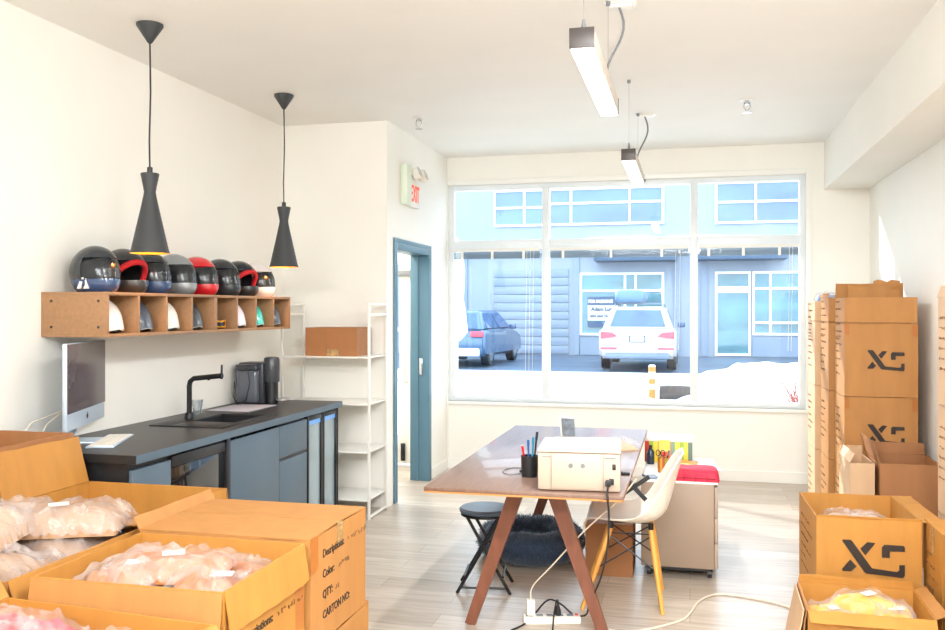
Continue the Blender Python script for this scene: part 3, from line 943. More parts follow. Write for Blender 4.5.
# ------------------------------------------------------------------ wall cubbies
GX = XL + .38
def cubby(y0, label):
    t = thing('cubby_shelf', label, 'shelf', (XL, y0, 1.40), 0, 'oak cubby shelves on the kitchen wall')
    L = 1.03; D = .38; H = .225; th = .016
    obj('top_panel', M().box(0, D, 0, L, H - th, H, .001), CABW, t, 30)
    obj('bottom_panel', M().box(0, D, 0, L, 0, th, .001), CABW, t, 30)
    obj('back_panel', M().box(0, .008, th, L - th, th, H - th), CABW, t, 0)
    for k in range(5):
        y = k * (L - th) / 4
        nm = 'side_panel' if k in (0, 4) else 'divider'
        p = obj(nm, M().box(.008 if k in (1, 2, 3) else 0, D, y, y + th, th, H - th, .001), CABW, t, 30)
        if k == 0:
            for x in (.06, .33):
                for z in (.05, .18):
                    obj('screw_cap', M().tube([(x, .001, z), (x, -.002, z)], .007, 12), BLACK, p)
cubby(3.82, 'oak wall cubby shelf beside the computer, holding the first four helmets')
cubby(4.852, 'oak wall cubby shelf toward the alcove, below the second pendant')

# ---- helmets
def hshape(az, el, k=1.0):
    ca, sa, ce, se = math.cos(az), math.sin(az), math.cos(el), math.sin(el)
    x, y, z = .145 * ca * ce, .118 * sa * ce, .132 * se
    if el < 0:
        fr = max(0, ca) ** 1.5
        x += .02 * fr * min(1, -el / .5)
        y *= 1 - .10 * min(1, -el / .9)
    if ca < 0:
        x *= 1.02
    return V((x * k, y * k, z * k))
EB = R(-50)
HZ = -(.132 * math.sin(EB)) + .002
def in_open(az, el):
    return abs(az) < R(72) and R(-16) < el < R(33)
def helmet(label, loc, rz, shell, chin, trim, visor=None, liner=None, mark=False, group='full face helmets on top of the cubbies'):
    t = thing('helmet', label, 'helmet', loc, rz, group)
    OFF = V((0, 0, HZ))
    t.scale = (.93, .87, .96)
    m = M()
    def f(u, v):
        return hshape(-PI + 2 * PI * u, EB + (PI / 2 - EB) * v * .999) + OFF
    m.grid(f, 60, 34, wrapu=True, keep=lambda u, v: not in_open(-PI + 2 * PI * u, EB + (PI / 2 - EB) * v))
    m.solid(-.014)
    obj('shell', m, shell, t, 50)
    m = M()
    m.grid(lambda u, v: hshape(-PI + 2 * PI * u, R(-46) + (PI / 2 - R(-46)) * v * .999, .87) + OFF, 40, 20, wrapu=True,
           keep=lambda u, v: not (abs(-PI + 2 * PI * u) < R(64) and R(-20) < R(-46) + (PI / 2 - R(-46)) * v < R(30)))
    m.solid(-.01)
    obj('liner', m, BLACK, t, 50)
    m = M()
    m.grid(lambda u, v: hshape(R(-112 + 224 * u), R(-49.5 + 34.5 * v), 1.025 + .035 * math.sin(PI * v)) + OFF, 36, 8)
    m.solid(-.012)
    cb_ = obj('chin_bar', m, chin, t, 50)
    m = M()
    m.grid(lambda u, v: hshape(R(-14 + 28 * u), R(-38 + 9 * v), 1.075) + OFF, 8, 3)
    m.solid(-.006)
    obj('vent', m, BLACK, cb_, 50)
    m = M()
    m.tube([hshape(k * 2 * PI / 56, R(-50), 1.02) + OFF for k in range(56)], .0045, 6, closed=True)
    obj('edge_trim', m, trim, t, 50)
    if visor:
        m = M()
        def vf(u, v):
            az = R(-96 + 192 * u)
            s_ = math.cos(az * .93) ** .5 if abs(az) < R(96) else 0
            return hshape(az, R(-17) + R(50) * v * (.35 + .65 * s_) , 1.035) + OFF
        m.grid(vf, 36, 12)
        m.solid(-.006)
        obj('visor', m, visor, t, 50)
        obj('pivot', M().tube([hshape(R(-90), R(-6), 1.04) + OFF, hshape(R(-90), R(-6), 1.075) + OFF], .014, 14), visor, t)
    else:
        m = M()
        m.tube([hshape(R(-70 + 140 * k / 20), R(-14 + 45 * math.sin(PI * k / 20) ** .5), 1.0) + OFF for k in range(21)], .017, 8)
        obj('opening_trim', m, liner or BLACK, t, 50)
    if mark:
        # white A-like emblem on the side band
        base = hshape(R(-70), R(-22), 1.055) + OFF
        u_ = (hshape(R(-60), R(-29), 1.07) - hshape(R(-80), R(-29), 1.07)).normalized()
        v_ = V((0, 0, 1))
        n_ = u_.cross(v_)
        mm = M()
        mm.prism([(-.042, -.034), (-.021, -.034), (.004, .012), (.012, .042), (-.002, .042)], base, u_, v_, n_ * .012)
        mm.prism([(.004, -.034), (.036, -.034), (.024, .018), (.016, .018), (.018, -.012)], base, u_, v_, n_ * .012)
        obj('emblem', mm, TRIM, t, 0)
    return t
NAVY = mat('gloss_navy', (44, 70, 110), 0.2, coat=.6)
GRPH = mat('gloss_graphite', (42, 47, 52), 0.25, var=.1, coat=.15)
VIS = mat('smoke_visor', (34, 38, 42), 0.2, var=.1, spec=.45)
SILV = mat('silver_grey_shell', (140, 146, 150), 0.25, metal=.3, coat=.4)
REDG = mat('gloss_red', (206, 28, 40), 0.2, coat=.6)
MBK = mat('satin_black_shell', (40, 42, 46), 0.3, coat=.3)
REDT = mat('red_liner', (190, 24, 36), 0.7, var=.15)
WGL = mat('gloss_white', (240, 232, 228), 0.2, coat=.5)
LGT = mat('light_edge', (210, 214, 216), 0.3)
hz_ = 1.626
HY = [3.985, 4.215, 4.435, 4.70, 4.95, 5.23, 5.475, 5.725]
yaw = R(-14)
hx = -2.97
helmet('large glossy helmet with white emblem, navy band and smoke visor, first on the cubby', (hx, HY[0], hz_), R(-22), GRPH, NAVY, WGL, VIS, None, True)
helmet('black open face helmet with red lining, second on the cubby top', (hx, HY[1], hz_), yaw, MBK, MBK, MBK, None, REDT)
helmet('smoke visored helmet with blue chin bar between red lined and silver ones', (hx, HY[2], hz_), yaw, GRPH, NAVY, LGT, VIS)
helmet('helmet with silver crown and silver grey chin bar under smoke visor', (hx, HY[3], hz_), yaw, SILV, SILV, LGT, VIS)
helmet('red helmet with red chin bar and smoke visor', (hx, HY[4], hz_), yaw, REDG, REDG, LGT, VIS)
helmet('all dark graphite helmet standing just past the red one', (hx, HY[5], hz_), yaw, GRPH, GRPH, LGT, VIS)
helmet('dark open face helmet with red lining beside the white chinned one', (hx, HY[6], hz_), yaw, GRPH, MBK, MBK, None, REDT)
helmet('last helmet on the cubby, with white chin bar and dark visor', (hx, HY[7], hz_), yaw, WGL, WGL, WGL, VIS)

def skate_helmet(label, loc, rz, col):
    t = thing('skate_helmet', label, 'helmet', loc, rz, 'half shell helmets inside the cubbies')
    m = M()
    def f(u, v):
        az = -PI + 2 * PI * u
        el = (PI / 2) * (1 - v) ** 1.1
        r_ = V((.125 * math.cos(az) * math.cos(el), .105 * math.sin(az) * math.cos(el), .05 + .125 * math.sin(el)))
        if v > .82:
            k = (v - .82) / .18
            r_.z -= .045 * k * (.6 + .4 * abs(math.sin(az)))
            r_.x *= 1 + .10 * k * max(0, math.cos(az))
        return r_
    m.grid(f, 44, 20, wrapu=True)
    m.solid(-.008)
    obj('shell', m, col, t, 50)
    vt = M()
    for s_ in (-1, 1):
        for z in (.075, .095):
            vt.tube([(.095, s_ * .062, z), (.070, s_ * .082, z + .004)], .005, 6)
    obj('vent', vt, BLACK, t)
    obj('edge_trim', M().tube([f(k / 44, 1.0) for k in range(44)], .004, 6, closed=True), LGT if col is not WGL else col, t)
    obj('chin_strap', M().tube([(.0, -.1, .03), (.03, -.06, .008), (.03, .06, .008), (0, .1, .03)], .004, 6), BLACK, t)
pitch = (1.03 - .016) / 4
def slot(i):
    k, j = divmod(i, 4)
    return (3.82 + 1.032 * k) + .016 + j * pitch + (pitch - .016) / 2
TEAL = mat('gloss_teal', (40, 190, 180), 0.2, coat=.5)
DNV = mat('dull_navy_shell', (64, 76, 92), 0.3, coat=.2)
DGY = mat('dark_grey_shell', (60, 64, 68), 0.3, coat=.2)
LIL = mat('pale_lilac_shell', (228, 220, 230), 0.25, coat=.4)
for i, (lab, c) in {0: ('white half shell helmet with black vents in the first cubby', WGL),
                    1: ('dull navy half shell helmet in the second cubby', DNV),
                    2: ('white half shell helmet in the third cubby, between two dark ones', WPL),
                    3: ('dark grey half shell helmet in the fourth cubby', DGY),
                    5: ('pale lilac white half shell helmet next to the teal one', LIL),
                    6: ('teal half shell helmet in a cubby', TEAL),
                    7: ('slate blue half shell helmet in the cubby beside the alcove', DNV)}.items():
    skate_helmet(lab, (-2.935, slot(i) - .005, 1.4165), R(-6), c)
t = thing('goggles', 'dark goggles with gold rim lying alone in a cubby', 'goggles', (-2.86, slot(4), 1.4165), R(-10))
obj('frame', M().tube([(.0, -.085, .03), (.03, -.05, .05), (.035, 0, .045), (.03, .05, .05), (0, .085, .03), (.03, .05, .012), (.033, 0, .014), (.03, -.05, .012)], .007, 8, closed=True), GOLD, t)
m = M(); m.grid(lambda u, v: V((.026 + .01 * math.sin(PI * u) - .02 * (2 * u - 1) ** 2, -.075 + .15 * u, .016 + .03 * v)), 16, 4); m.solid(-.003)
obj('lens', m, VIS, t)
obj('strap', M().tube([(0, -.085, .02), (-.06, -.09, .012), (-.1, 0, .012), (-.06, .09, .012), (0, .085, .02)], .009, 6), BLACK, t)

# ------------------------------------------------------------------ white rack
t = thing('storage_rack', 'white metal shelving rack between the counter and the alcove wall', 'shelving', (-2.62, 6.32, 0))
RW = .345
for s_ in (-1, 1):
    x = s_ * RW
    fr = M()
    for y in (-.19, .19):
        fr.box(x - .009, x + .009, y - .009, y + .009, 0, 1.585, .001)
    for z in (.02, 1.576, 1.50):
        fr.box(x - .008, x + .008, -.18, .18, z - .008, z + .008, .001)
    obj('side_frame', fr, WMET, t, 30)
for z in (.145, .495, .845, 1.19):
    obj('shelf', M().box(-RW + .009, RW - .009, -.2, .2, z - .012, z, .002), WMET, t, 30)

# ------------------------------------------------------------------ cartons
def carton(label, loc, w, d, h, rz=0, flaps=None, mt=CARD, group=None, seed=0, th=.006, name='cardboard_box', flapmat=None, tape=False):
    t = thing(name, label, 'box', loc, rz, group)
    x, y = w / 2, d / 2
    body = M()
    a = .004
    body.slab((-x, -y, 0), (w, 0, 0), (0, 0, h), (0, th, 0), 6, 4, a, seed)
    body.slab((-x, y - th, 0), (w, 0, 0), (0, 0, h), (0, th, 0), 6, 4, a, seed + 1)
    body.slab((-x, -y + th, 0), (0, d - 2 * th, 0), (0, 0, h), (th, 0, 0), 6, 4, a, seed + 2)
    body.slab((x - th, -y + th, 0), (0, d - 2 * th, 0), (0, 0, h), (th, 0, 0), 6, 4, a, seed + 3)
    body.box(-x, x, -y, y, 0, th)
    obj('carton_body', body, mt, t, 30)
    for side, (ang_, ln) in (flaps or {}).items():
        ca, sa = math.cos(R(ang_)), math.sin(R(ang_))
        if side == 'front':
            o, u, inw = V((-x, -y, h)), V((w, 0, 0)), V((0, 1, 0))
        elif side == 'back':
            o, u, inw = V((-x, y, h)), V((w, 0, 0)), V((0, -1, 0))
        elif side == 'left':
            o, u, inw = V((-x, -y, h)), V((0, d, 0)), V((1, 0, 0))
        else:
            o, u, inw = V((x, -y, h)), V((0, d, 0)), V((-1, 0, 0))
        v = inw * ca * ln + V((0, 0, 1)) * sa * ln
        nrm = (-inw * sa + V((0, 0, 1)) * ca) * th * .8
        if ang_ > 60:
            o = o + inw * (-.001 if ang_ > 100 else 0)
        fl = M().slab(o + V((0, 0, .001)), u, v, nrm, 8, 4, .006 if ang_ > 10 else .002, seed + len(side), .02)
        obj('flap', fl, flapmat or mt, t, 30)
    if tape:
        obj('tape_strip', M().box(-x, x, -.03, .03, h + .0095, h + .0102), TAPE, t, 0)
    return t

def xs_logo(parent, w, o, u=(1, 0, 0), v=(0, 0, 1), n=(0, -1, 0)):
    """angular X S mark, width w, o = centre on the face"""
    k = w / 310.0
    P = [[(330, 158), (372, 158), (380, 164), (478, 303), (600, 315), (612, 306), (612, 278), (640, 276), (640, 332), (630, 345), (452, 332), (440, 325), (330, 166)],
         [(420, 202), (455, 165), (495, 168), (445, 236)],
         [(370, 262), (402, 298), (374, 326), (330, 326), (330, 314)],
         [(527, 188), (540, 174), (632, 175), (640, 183), (640, 206), (566, 208), (566, 243), (527, 243)]]
    m = M()
    o, u, v, n = V(o), V(u), V(v), V(n)
    for poly in P:
        m.prism([((px - 485) * k, -(py - 252) * k) for px, py in poly], o, u, v, n * .0012)
    obj('logo', m, INK, parent, 0)

def carton_text(parent, o, u, v, seed, sc=1.0):
    o, u, v = V(o), V(u).normalized(), V(v).normalized()
    for k, s_ in enumerate(('Desriptions:', 'Color:', 'QTY:', 'CARTON NO:')):
        obj('printed_text', lettering(M(), s_, .042 * sc, o - v * (.075 * sc * k), u, v, bold=.0007), INK, parent, 0)
    obj('handwritten_text', scribble(M(), o + u * .24 * sc, u, v, .2 * sc, .022 * sc, seed), INK2, parent, 0)
    obj('handwritten_text', scribble(M(), o + u * .15 * sc - v * .075 * sc, u, v, .1 * sc, .02 * sc, seed + 1), INK2, parent, 0)
    obj('handwritten_text', scribble(M(), o + u * .12 * sc - v * .15 * sc, u, v, .03 * sc, .02 * sc, seed + 2), INK2, parent, 0)

def side_print(parent, o, u, v, w, rows, seed):
    """small printed lines on a carton side"""
    m = M()
    for k in range(rows):
        scribble(m, V(o) - V(v) * (.05 * k), u, v, w * (.5 + .5 * ((k * 37 + seed) % 5) / 4), .014, seed + k, .0012)
        if seed >= 90:
            obj('printed_text', m, INK2, parent, 0)
            m = M()
    if seed >= 90:
        return
    obj('printed_text', m, INK2, parent, 0)

GL = 'open shipping cartons in the left pile'
# closed carton and the one under it
UZ = .385
b = carton('dented carton lying under the closed carton with printed text', (-1.56, 3.06, 0), .64, .55, .378, 0, {'front': (0, .275), 'back': (0, .275)}, CARD, seed=3)
t = carton('closed carton with printed text on its side, beside the open bagged-clothes carton', (-1.565, 3.04, UZ), .65, .52, .372, 0, {'front': (1, .258), 'back': (1, .258), 'left': (118, .05)}, CARD, seed=5, tape=False)
carton_text(t, (.326, -.16, .29), (0, 1, 0), (0, 0, 1), 11, .95)
obj('tape_strip', M().box(-.325, .325, -.028, .028, .3795, .3805).box(.3255, .3262, -.028, .028, .30, .3795), TAPE, t, 0)
obj('tape_strip', M().box(.3255, .3262, -.262, -.2, .26, .38), TAPEB, t, 0)
b = carton('crumpled carton under the open bagged-clothes carton', (-1.57, 2.49, 0), .62, .54, .378, 0, {'front': (0, .27), 'back': (0, .27)}, CARD, seed=8)
t = carton('open carton of clear-bagged tan clothes beside the closed carton', (-1.565, 2.495, UZ), .62, .535, .37, 0, None, CARD3, seed=9)
carton_text(t, (.311, -.15, .19), (0, 1, 0), (0, 0, 1), 21, .9)
obj('flap', M().slab((.31, -.26, .37), (0, .52, 0), (.018, 0, -.12), (.005, 0, 0), 10, 3, .012, 4), CARD3, t, 30)
obj('flap', M().slab((-.31, -.268, .368), (.62, 0, 0), (0, -.014, -.10), (0, -.005, 0), 10, 3, .012, 6), CARD, t, 30)
obj('tape_strip', M().box(.3105, .3112, .2, .262, .1, .34), TAPEB, t, 0)
obj('tape_strip', M().box(.3105, .3112, -.262, -.2, .12, .34), TAPEB, t, 0)
OPENTAN = t
A_ = carton('open carton heaped with bagged white clothes at the edge of the pile', (-2.29, 2.60, 0), .66, .76, .735, 0, {'back': (6, .12)}, CARD, seed=12)
obj('flap', M().slab((.33, -.37, .735), (0, .74, 0), (.035, 0, -.11), (.005, 0, 0), 10, 3, .01, 14), CARD3, A_, 30)
obj('flap', M().slab((-.33, -.38, .735), (.6, 0, 0), (0, -.10, -.12), (0, -.006, 0), 8, 3, .01, 15), CARD, A_, 30)
B_ = carton('large empty open carton with one tall flap standing up', (-2.315, 3.265, 0), .69, .52, .755, 0, {'left': (104, .21)}, CARD3, seed=16)
obj('flap', M().slab((-.345, .262, .755), (.69, 0, 0), (0, .016, -.09), (0, .005, 0), 8, 3, .008, 17), CARD, B_, 30)
D_ = carton('tall open carton beside the kitchen wall behind the raised flap', (-2.93, 3.16, 0), .40, .70, .975, 0, None, CARD2, seed=18, flapmat=CARD3)
E_ = carton('open carton of red bagged clothes at the bottom corner of the view', (-1.60, 1.92, 0), .70, .50, .70, R(-5), {'left': (125, .16)}, CARD3, seed=20)
obj('flap', M().slab((.35, -.25, .70), (0, .5, 0), (.045, 0, -.06), (.006, 0, 0), 8, 3, .01, 24), CARD3, E_, 30)

# bagged clothes
def cloth_fn(sx, sy, sz, seed, fold=1.0, ax=0.0, edge=4.5):
    ca, sa = math.cos(ax), math.sin(ax)
    def f(u, v):
        x, y = u * 2 - 1, v * 2 - 1
        h = max(0, 1 - abs(x) ** edge) ** .5 * max(0, 1 - abs(y) ** edge) ** .5
        X_, Y_ = x * sx / .2, y * sy / .2
        xx, yy = X_ * ca - Y_ * sa, X_ * sa + Y_ * ca
        bend = .5 * noise.noise(V((xx * .8 + seed, yy * .8, seed)))
        w1 = abs(noise.noise(V((xx * .55 + seed, (yy + bend) * 2.3, seed * .7))))
        w2 = abs(noise.noise(V((xx * 1.2 - seed, (yy + bend) * 4.5, 3.3))))
        w3 = noise.noise(V((xx * 1.3 + seed, yy * 1.3, 8.1)))
        z = sz * h * (.80 + fold * (.34 * (.4 - w1) + .16 * (.3 - w2) + .14 * w3))
        ex = 1 + .05 * noise.noise(V((seed, y * 3, 1.0)))
        ey = 1 + .05 * noise.noise(V((x * 3, seed, 2.0)))
        return V((x * sx * ex, y * sy * ey, max(0, z)))
    return f
def bagged(name, label, loc, rz, sx, sy, sz, cm, film, seed, group, cat='clothes', ax=0.0, tilt=(0, 0), tag_=True, cname='folded_garment'):
    t = thing(name, label, cat, loc, rz, group)
    t.rotation_euler = (tilt[0], tilt[1], rz)
    f = cloth_fn(sx, sy, sz, seed, 1.0, ax)
    m = M()
    m.grid(f, 44, 40)
    m.grid(lambda u, v: V((f(u, v).x, f(u, v).y, 0)), 10, 10)
    bmesh.ops.remove_doubles(m.b, verts=m.b.verts[:], dist=1e-5)
    obj(cname, m, cm, t, 80)
    m = M()
    g = cloth_fn(sx * 1.08, sy * 1.08, sz * 1.04, seed, 1.0, ax)
    def film_f(u, v):
        p = g(u, v)
        ca, sa = math.cos(ax + .9), math.sin(ax + .9)
        q = V(((p.x * ca - p.y * sa) * 5 + seed, (p.x * sa + p.y * ca) * 14, seed))
        rdg = 1 - abs(noise.noise(q)) * 2.4
        r2 = 1 - abs(noise.noise(V((p.x * 16 - seed, p.y * 7, seed)))) * 2.6
        p.z += .006 + .014 * max(0, rdg) ** 2 + .012 * max(0, r2) ** 3
        return p
    m.grid(film_f, 80, 76)
    obj('plastic_bag', m, film, t, 80)
    if tag_:
        p = f(.56, .45)
        obj('paper_tag', M().slab((p.x - .03, p.y - .02, p.z + .012), (.065, .02, 0), (-.01, .035, .004), (0, 0, .001)), PAPER, t, 0)
    return t
TAN = mat('tan_fleece', (184, 114, 64), 0.85, var=.12, scale=9, bump=.15, bscale=40)
OAT = mat('oatmeal_fleece', (176, 138, 104), 0.85, var=.12, scale=9, bump=.15, bscale=40)
ROS = mat('rose_red_fleece', (206, 70, 84), 0.85, var=.18, scale=7, bump=.15)
YEL = mat('yellow_fleece', (230, 186, 30), 0.8, var=.12, scale=7, bump=.12)
CRM = mat('cream_fleece', (206, 172, 140), 0.85, var=.06, bump=.1)
GA = 'bagged garments heaped in the white-clothes carton'
for k, (x, y, z, rz, sx, sy, sz, cm, lab) in enumerate((
        (-2.30, 2.42, .60, R(6), .27, .2, .2, OAT, 'bagged oatmeal garment filling the bottom of the heap'),
        (-2.31, 2.80, .60, R(-4), .28, .17, .19, OAT, 'bagged oatmeal garment under the heap beside the empty carton'),
        (-2.40, 2.42, .785, R(20), .24, .20, .12, CRM, 'bagged cream garment lying on top of the heap'),
        (-2.24, 2.76, .765, R(24), .25, .14, .09, OAT, 'bagged garment with paper tag on the heap edge'))):
    bagged('bagged_garment', lab, (x, y, z - .02), rz, sx, sy, sz, cm, FILMH, 3.1 + k * 5, GA, ax=.3 * k)
GBg = 'bagged garments in the tan-clothes carton'
for k, (x, y, z, rz, sx, sy, sz, lab) in enumerate((
        (-1.715, 2.50, .55, R(2), .145, .24, .195, 'bagged tan garment on the white-heap side of the open carton'),
        (-1.415, 2.50, .545, R(-2), .135, .24, .19, 'bagged tan garment on the text side of the open carton'),
        (-1.62, 2.53, .70, R(14), .19, .13, .055, 'bagged tan garment topping the open carton, with small tag'))):
    bagged('bagged_garment', lab, (x, y, z), rz, sx, sy, sz, TAN, FILM, 31.7 + k * 4, GBg, ax=.8)
GE = 'bagged garments in the red-clothes carton'
for k, (x, y, z, rz, sx, sy, sz, cm, lab) in enumerate((
        (-1.73, 1.93, .545, R(0), .16, .2, .185, ROS, 'bagged rose red garment in the corner carton'),
        (-1.42, 1.93, .54, R(4), .13, .2, .15, TAN, 'bagged tan garment beside the rose red one'))):
    bagged('bagged_garment', lab, (x, y, z), rz, sx, sy, sz, cm, FILM, 61.2 + k * 6, GE, ax=.5, tag_=False)

# rack box
t = carton('brown carton stored on the top shelf of the white rack', (-2.585, 6.31, 1.191), .41, .30, .205, 0, {'front': (0, .15), 'back': (0, .15)}, CARD2, seed=41)
obj('tape_strip', M().box(-.03, .06, -.1512, -.1505, .0, .05), TAPE, t, 0)

# ---- right-hand cartons
GS = 'stacked logo cartons by the right wall'
def stack_box(label, x, y, z, w, d, h, seed, logo=True, mt=CARD, flaps=None):
    t = carton(label, (x + w / 2, y + d / 2, z), w, d, h, 0, flaps if flaps is not None else {'front': (0, d / 2), 'back': (0, d / 2)}, mt, GS, seed)
    if logo:
        xs_logo(t, w * .5, (.03, -d / 2 - .003, h * .5))
        obj('tape_strip', M().box(-w / 2, -w / 2 + .03, -d / 2 - .0045, -d / 2 - .003, h - .07, h), TAPEB, t, 0)
        obj('tape_strip', M().box(w / 2 - .035, w / 2 - .005, -d / 2 - .0045, -d / 2 - .003, h - .08, h), TAPEB, t, 0)
    side_print(t, (-w / 2 - .003, d * .36, h * .8), (0, -1, 0), (0, 0, 1), d * .6, 6, seed)
    return t
HB = .474
ord_ = ('bottom', 'middle', 'third')
for k in range(3):
    stack_box(('logo carton at the bottom of the stack facing the room', 'logo carton in the middle of the stack, half hidden by open flaps', 'logo carton third up in the stack, directly below the open one')[k],
              .985, 6.26, k * .4835, .445, .385, HB, 50 + k)
    stack_box(('bottom carton of the middle stack along the wall', 'middle carton of the middle stack along the wall', 'upper carton of the middle stack along the wall')[k],
              .95, 6.69, k * .4835, .445, .40, HB, 60 + k, False)
    stack_box(('bottom carton of the stack next to the window wall', 'middle carton of the stack next to the window wall', 'upper carton of the stack next to the window wall')[k],
              .915, 7.14, k * .4835, .445, .40, HB, 70 + k, False, CARDP)
z3 = 3 * .4835
t = stack_box('open low carton with ragged flaps on top of the logo stack', .985, 6.26, z3, .44, .385, .165, 81, False, CARD, {'back': (84, .10)})
obj('flap', M().slab((-.14, .15, .165), (.33, 0, 0), (0, .02, .085), (0, .006, 0), 8, 3, .03, 83), CARD, t, 30)
obj('flap', M().slab((.02, .17, .17), (.17, 0, 0), (.01, .02, .115), (0, .006, 0), 6, 3, .02, 84), CARD, t, 30)
t = stack_box('low open carton on top of the middle stack', .95, 6.69, z3, .43, .40, .17, 85, False, CARD, {'left': (80, .03)})
t = stack_box('low open carton with blue plastic in it beside the window wall', .915, 7.14, z3, .43, .40, .15, 87, False, CARDP, {})
BLP = mat('blue_wrap', (84, 130, 190), 0.3, var=.3, scale=20)
bagged('crumpled_bag', 'crumpled blue plastic sticking out of the top carton', (1.02, 7.26, z3 + .125), 0, .085, .085, .08, BLP, FILM, 91.0, None, 'bag', tag_=False, cname='blue_wrapper')

# open brown cartons
t = carton('open brown carton with upright flaps before the logo stack', (1.285, 6.0, 0), .345, .43, .61, 0, {'back': (92, .07), 'left': (104, .13)}, CARD2, 'open brown cartons by the wall', 93)
t = carton('narrow brown carton beside the open one, touching the logo stack', (1.02, 6.03, 0), .14, .40, .60, 0, {'left': (60, .06), 'back': (90, .05)}, CARDP, 'open brown cartons by the wall', 95)
# big logo carton on the floor
t = carton('open logo carton on the floor behind the yellow-clothes carton', (.815, 4.83, 0), .465, .60, .545, R(1), {'right': (178, .09)}, CARD3, None, 97)
xs_logo(t, .275, (.02, -.3035, .362))
side_print(t, (-.2335, .2, .45), (0, -1, 0), (0, 0, 1), .36, 6, 97)
obj('flap', M().slab((-.23, -.30, .545), (.46, 0, 0), (0, -.004, .012), (0, .006, 0), 8, 2, .006, 98), CARD3, t, 30)
bagged('bagged_garment', 'clear bag showing just above the rim of the floor logo carton', (.84, 4.9, .33), R(10), .17, .22, .15, CRM, FILM, 99.0, None, tag_=False)
# yellow clothes carton
Yb = carton('low open carton of bagged yellow clothes on the floor', (.742, 4.23, 0), .50, .42, .255, R(-1), {'back': (86, .035), 'front': (215, .06)}, CARD3, None, 101)
obj('flap', M().slab((-.25, -.2, .255), (0, .4, 0), (-.03, 0, -.2), (-.005, 0, 0), 8, 4, .012, 103), CARD2, Yb, 30)
obj('flap', M().slab((-.262, -.19, .25), (0, .38, 0), (-.04, 0, -.22), (-.005, 0, 0), 8, 4, .012, 104), CARDP, Yb, 30)
obj('flap', M().slab((.25, -.2, .255), (0, .4, 0), (.045, 0, .02), (0, 0, .005), 8, 2, .006, 105), CARD, Yb, 30)
for k, (x, y, z, rz, sx, sy, sz, lab) in enumerate((
        (.62, 4.24, .05, R(4), .115, .175, .185, 'bagged yellow garment next to the folded-down flaps'),
        (.865, 4.24, .05, R(-4), .11, .175, .185, 'bagged yellow garment beside the printed cartons'),
        (.76, 4.27, .19, R(25), .13, .10, .07, 'bagged yellow garment lying on top of the other two'))):
    bagged('bagged_garment', lab, (x, y, z), rz, sx, sy, sz, YEL, FILM, 111.0 + k * 3, 'bagged yellow garments', ax=.4)
# cartons at the picture edge
for k, (y0, y1, z, h, lab) in enumerate(((4.28, 4.60, 0, .545, 'closed carton with printed side behind another at the wall, by the floor logo carton'),
                                         (3.86, 4.27, 0, .55, 'closed carton with printed side by the yellow-clothes carton'))):
    t = carton(lab, (1.29, (y0 + y1) / 2, z), .43, y1 - y0, h, 0, {'left': (0, .2), 'right': (0, .2)}, CARD3, None, 121 + k)
    side_print(t, (-.218, (y1 - y0) * .3, h * .75), (0, -1, 0), (0, 0, 1), (y1 - y0) * .6, 6, 130 + k)
    obj('shipping_mark', M().box(-.2185, -.2175, -.02, .06, .16, .26), INK2, t, 0)
    obj('tape_strip', M().box(-.2185, -.2175, -.03, .03, h - .12, h), TAPE, t, 0)
for k in range(3):
    t = carton(('bottom carton of the tall stack cut by the photo edge', 'middle carton of the tall stack cut by the photo edge', 'top open carton of the tall stack cut by the photo edge')[k],
               (1.35, 4.735, k * .535), .30, .245, .525, 0, {'front': (0, .18), 'back': (0, .18)} if k < 2 else {'front': (70, .06), 'left': (75, .06)}, CARDP, 'tall stack at the photo edge', 140 + k)
    side_print(t, (-.152, .09, .42), (0, -1, 0), (0, 0, 1), .17, 6, 150 + k)

# ------------------------------------------------------------------ work table
t = thing('work_table', 'long walnut topped trestle table in the middle of the room', 'table', (-.72, 4.93, 0))
TX, TY = .445, 1.09
obj('tabletop', M().box(-TX, TX, -TY, TY, .722, .74, .002), WALN, t, 30)
obj('top_edge', M().box(-TX + .002, TX - .002, -TY + .002, TY - .002, .714, .722), EDGE, t, 0)
for y in (-.70, .93):
    for s_ in (-1, 1):
        obj('leg', M().beam((s_ * .075, y, .712), (s_ * .325, y, 0), .075, .038, (0, 1, 0), .05, .034), WALL_LEG, t, 0)
    obj('leg_bracket', M().box(-.11, .11, y - .022, y + .022, .655, .713, .002), WALL_LEG, t, 30)
    obj('top_rail', M().box(-.36, .36, y - .02, y + .02, .69, .713, .002), WALL_LEG, t, 30)
obj('under_rail', M().box(-.02, .02, -.70, .93, .66, .70, .002), WALL_LEG, t, 30)

# printer
t = thing('printer', 'cream laser printer seen from its back on the table end', 'printer', (-.485, 4.07, .74), R(4))
obj('body', M().box(-.18, .18, -.18, .18, .004, .168, .008), PRN, t, 40)
obj('scanner_lid', M().box(-.182, .182, -.182, .182, .170, .186, .007), PRN2, t, 40)
obj('paper_feeder', M().box(-.13, .15, -.14, .1, .186, .2, .005), PRN2, t, 40)
pn = obj('rear_cover', M().box(-.12, .105, -.184, -.178, .012, .155, .003), PRN, t, 40)
for x in (-.035, .018):
    obj('rear_screw', M().tube([(x, -.183, .115), (x, -.188, .115)], .010, 16).tube([(x, -.187, .115), (x, -.190, .115)], .0045, 10), GREY, pn)
obj('panel_gap', M().box(-.1215, -.1200, -.1845, -.179, .006, .166).box(.105, .1065, -.1845, -.179, .006, .166).box(-.16, -.123, -.1845, -.179, .15, .1525).box(.11, .16, -.1845, -.179, .15, .1525), GREY, t, 0)
obj('socket', M().box(.132, .152, -.186, -.178, .035, .062, .002), BLACK, t, 30)
obj('port', M().box(.145, .16, -.185, -.178, .10, .125, .002), BLACK, t, 30)
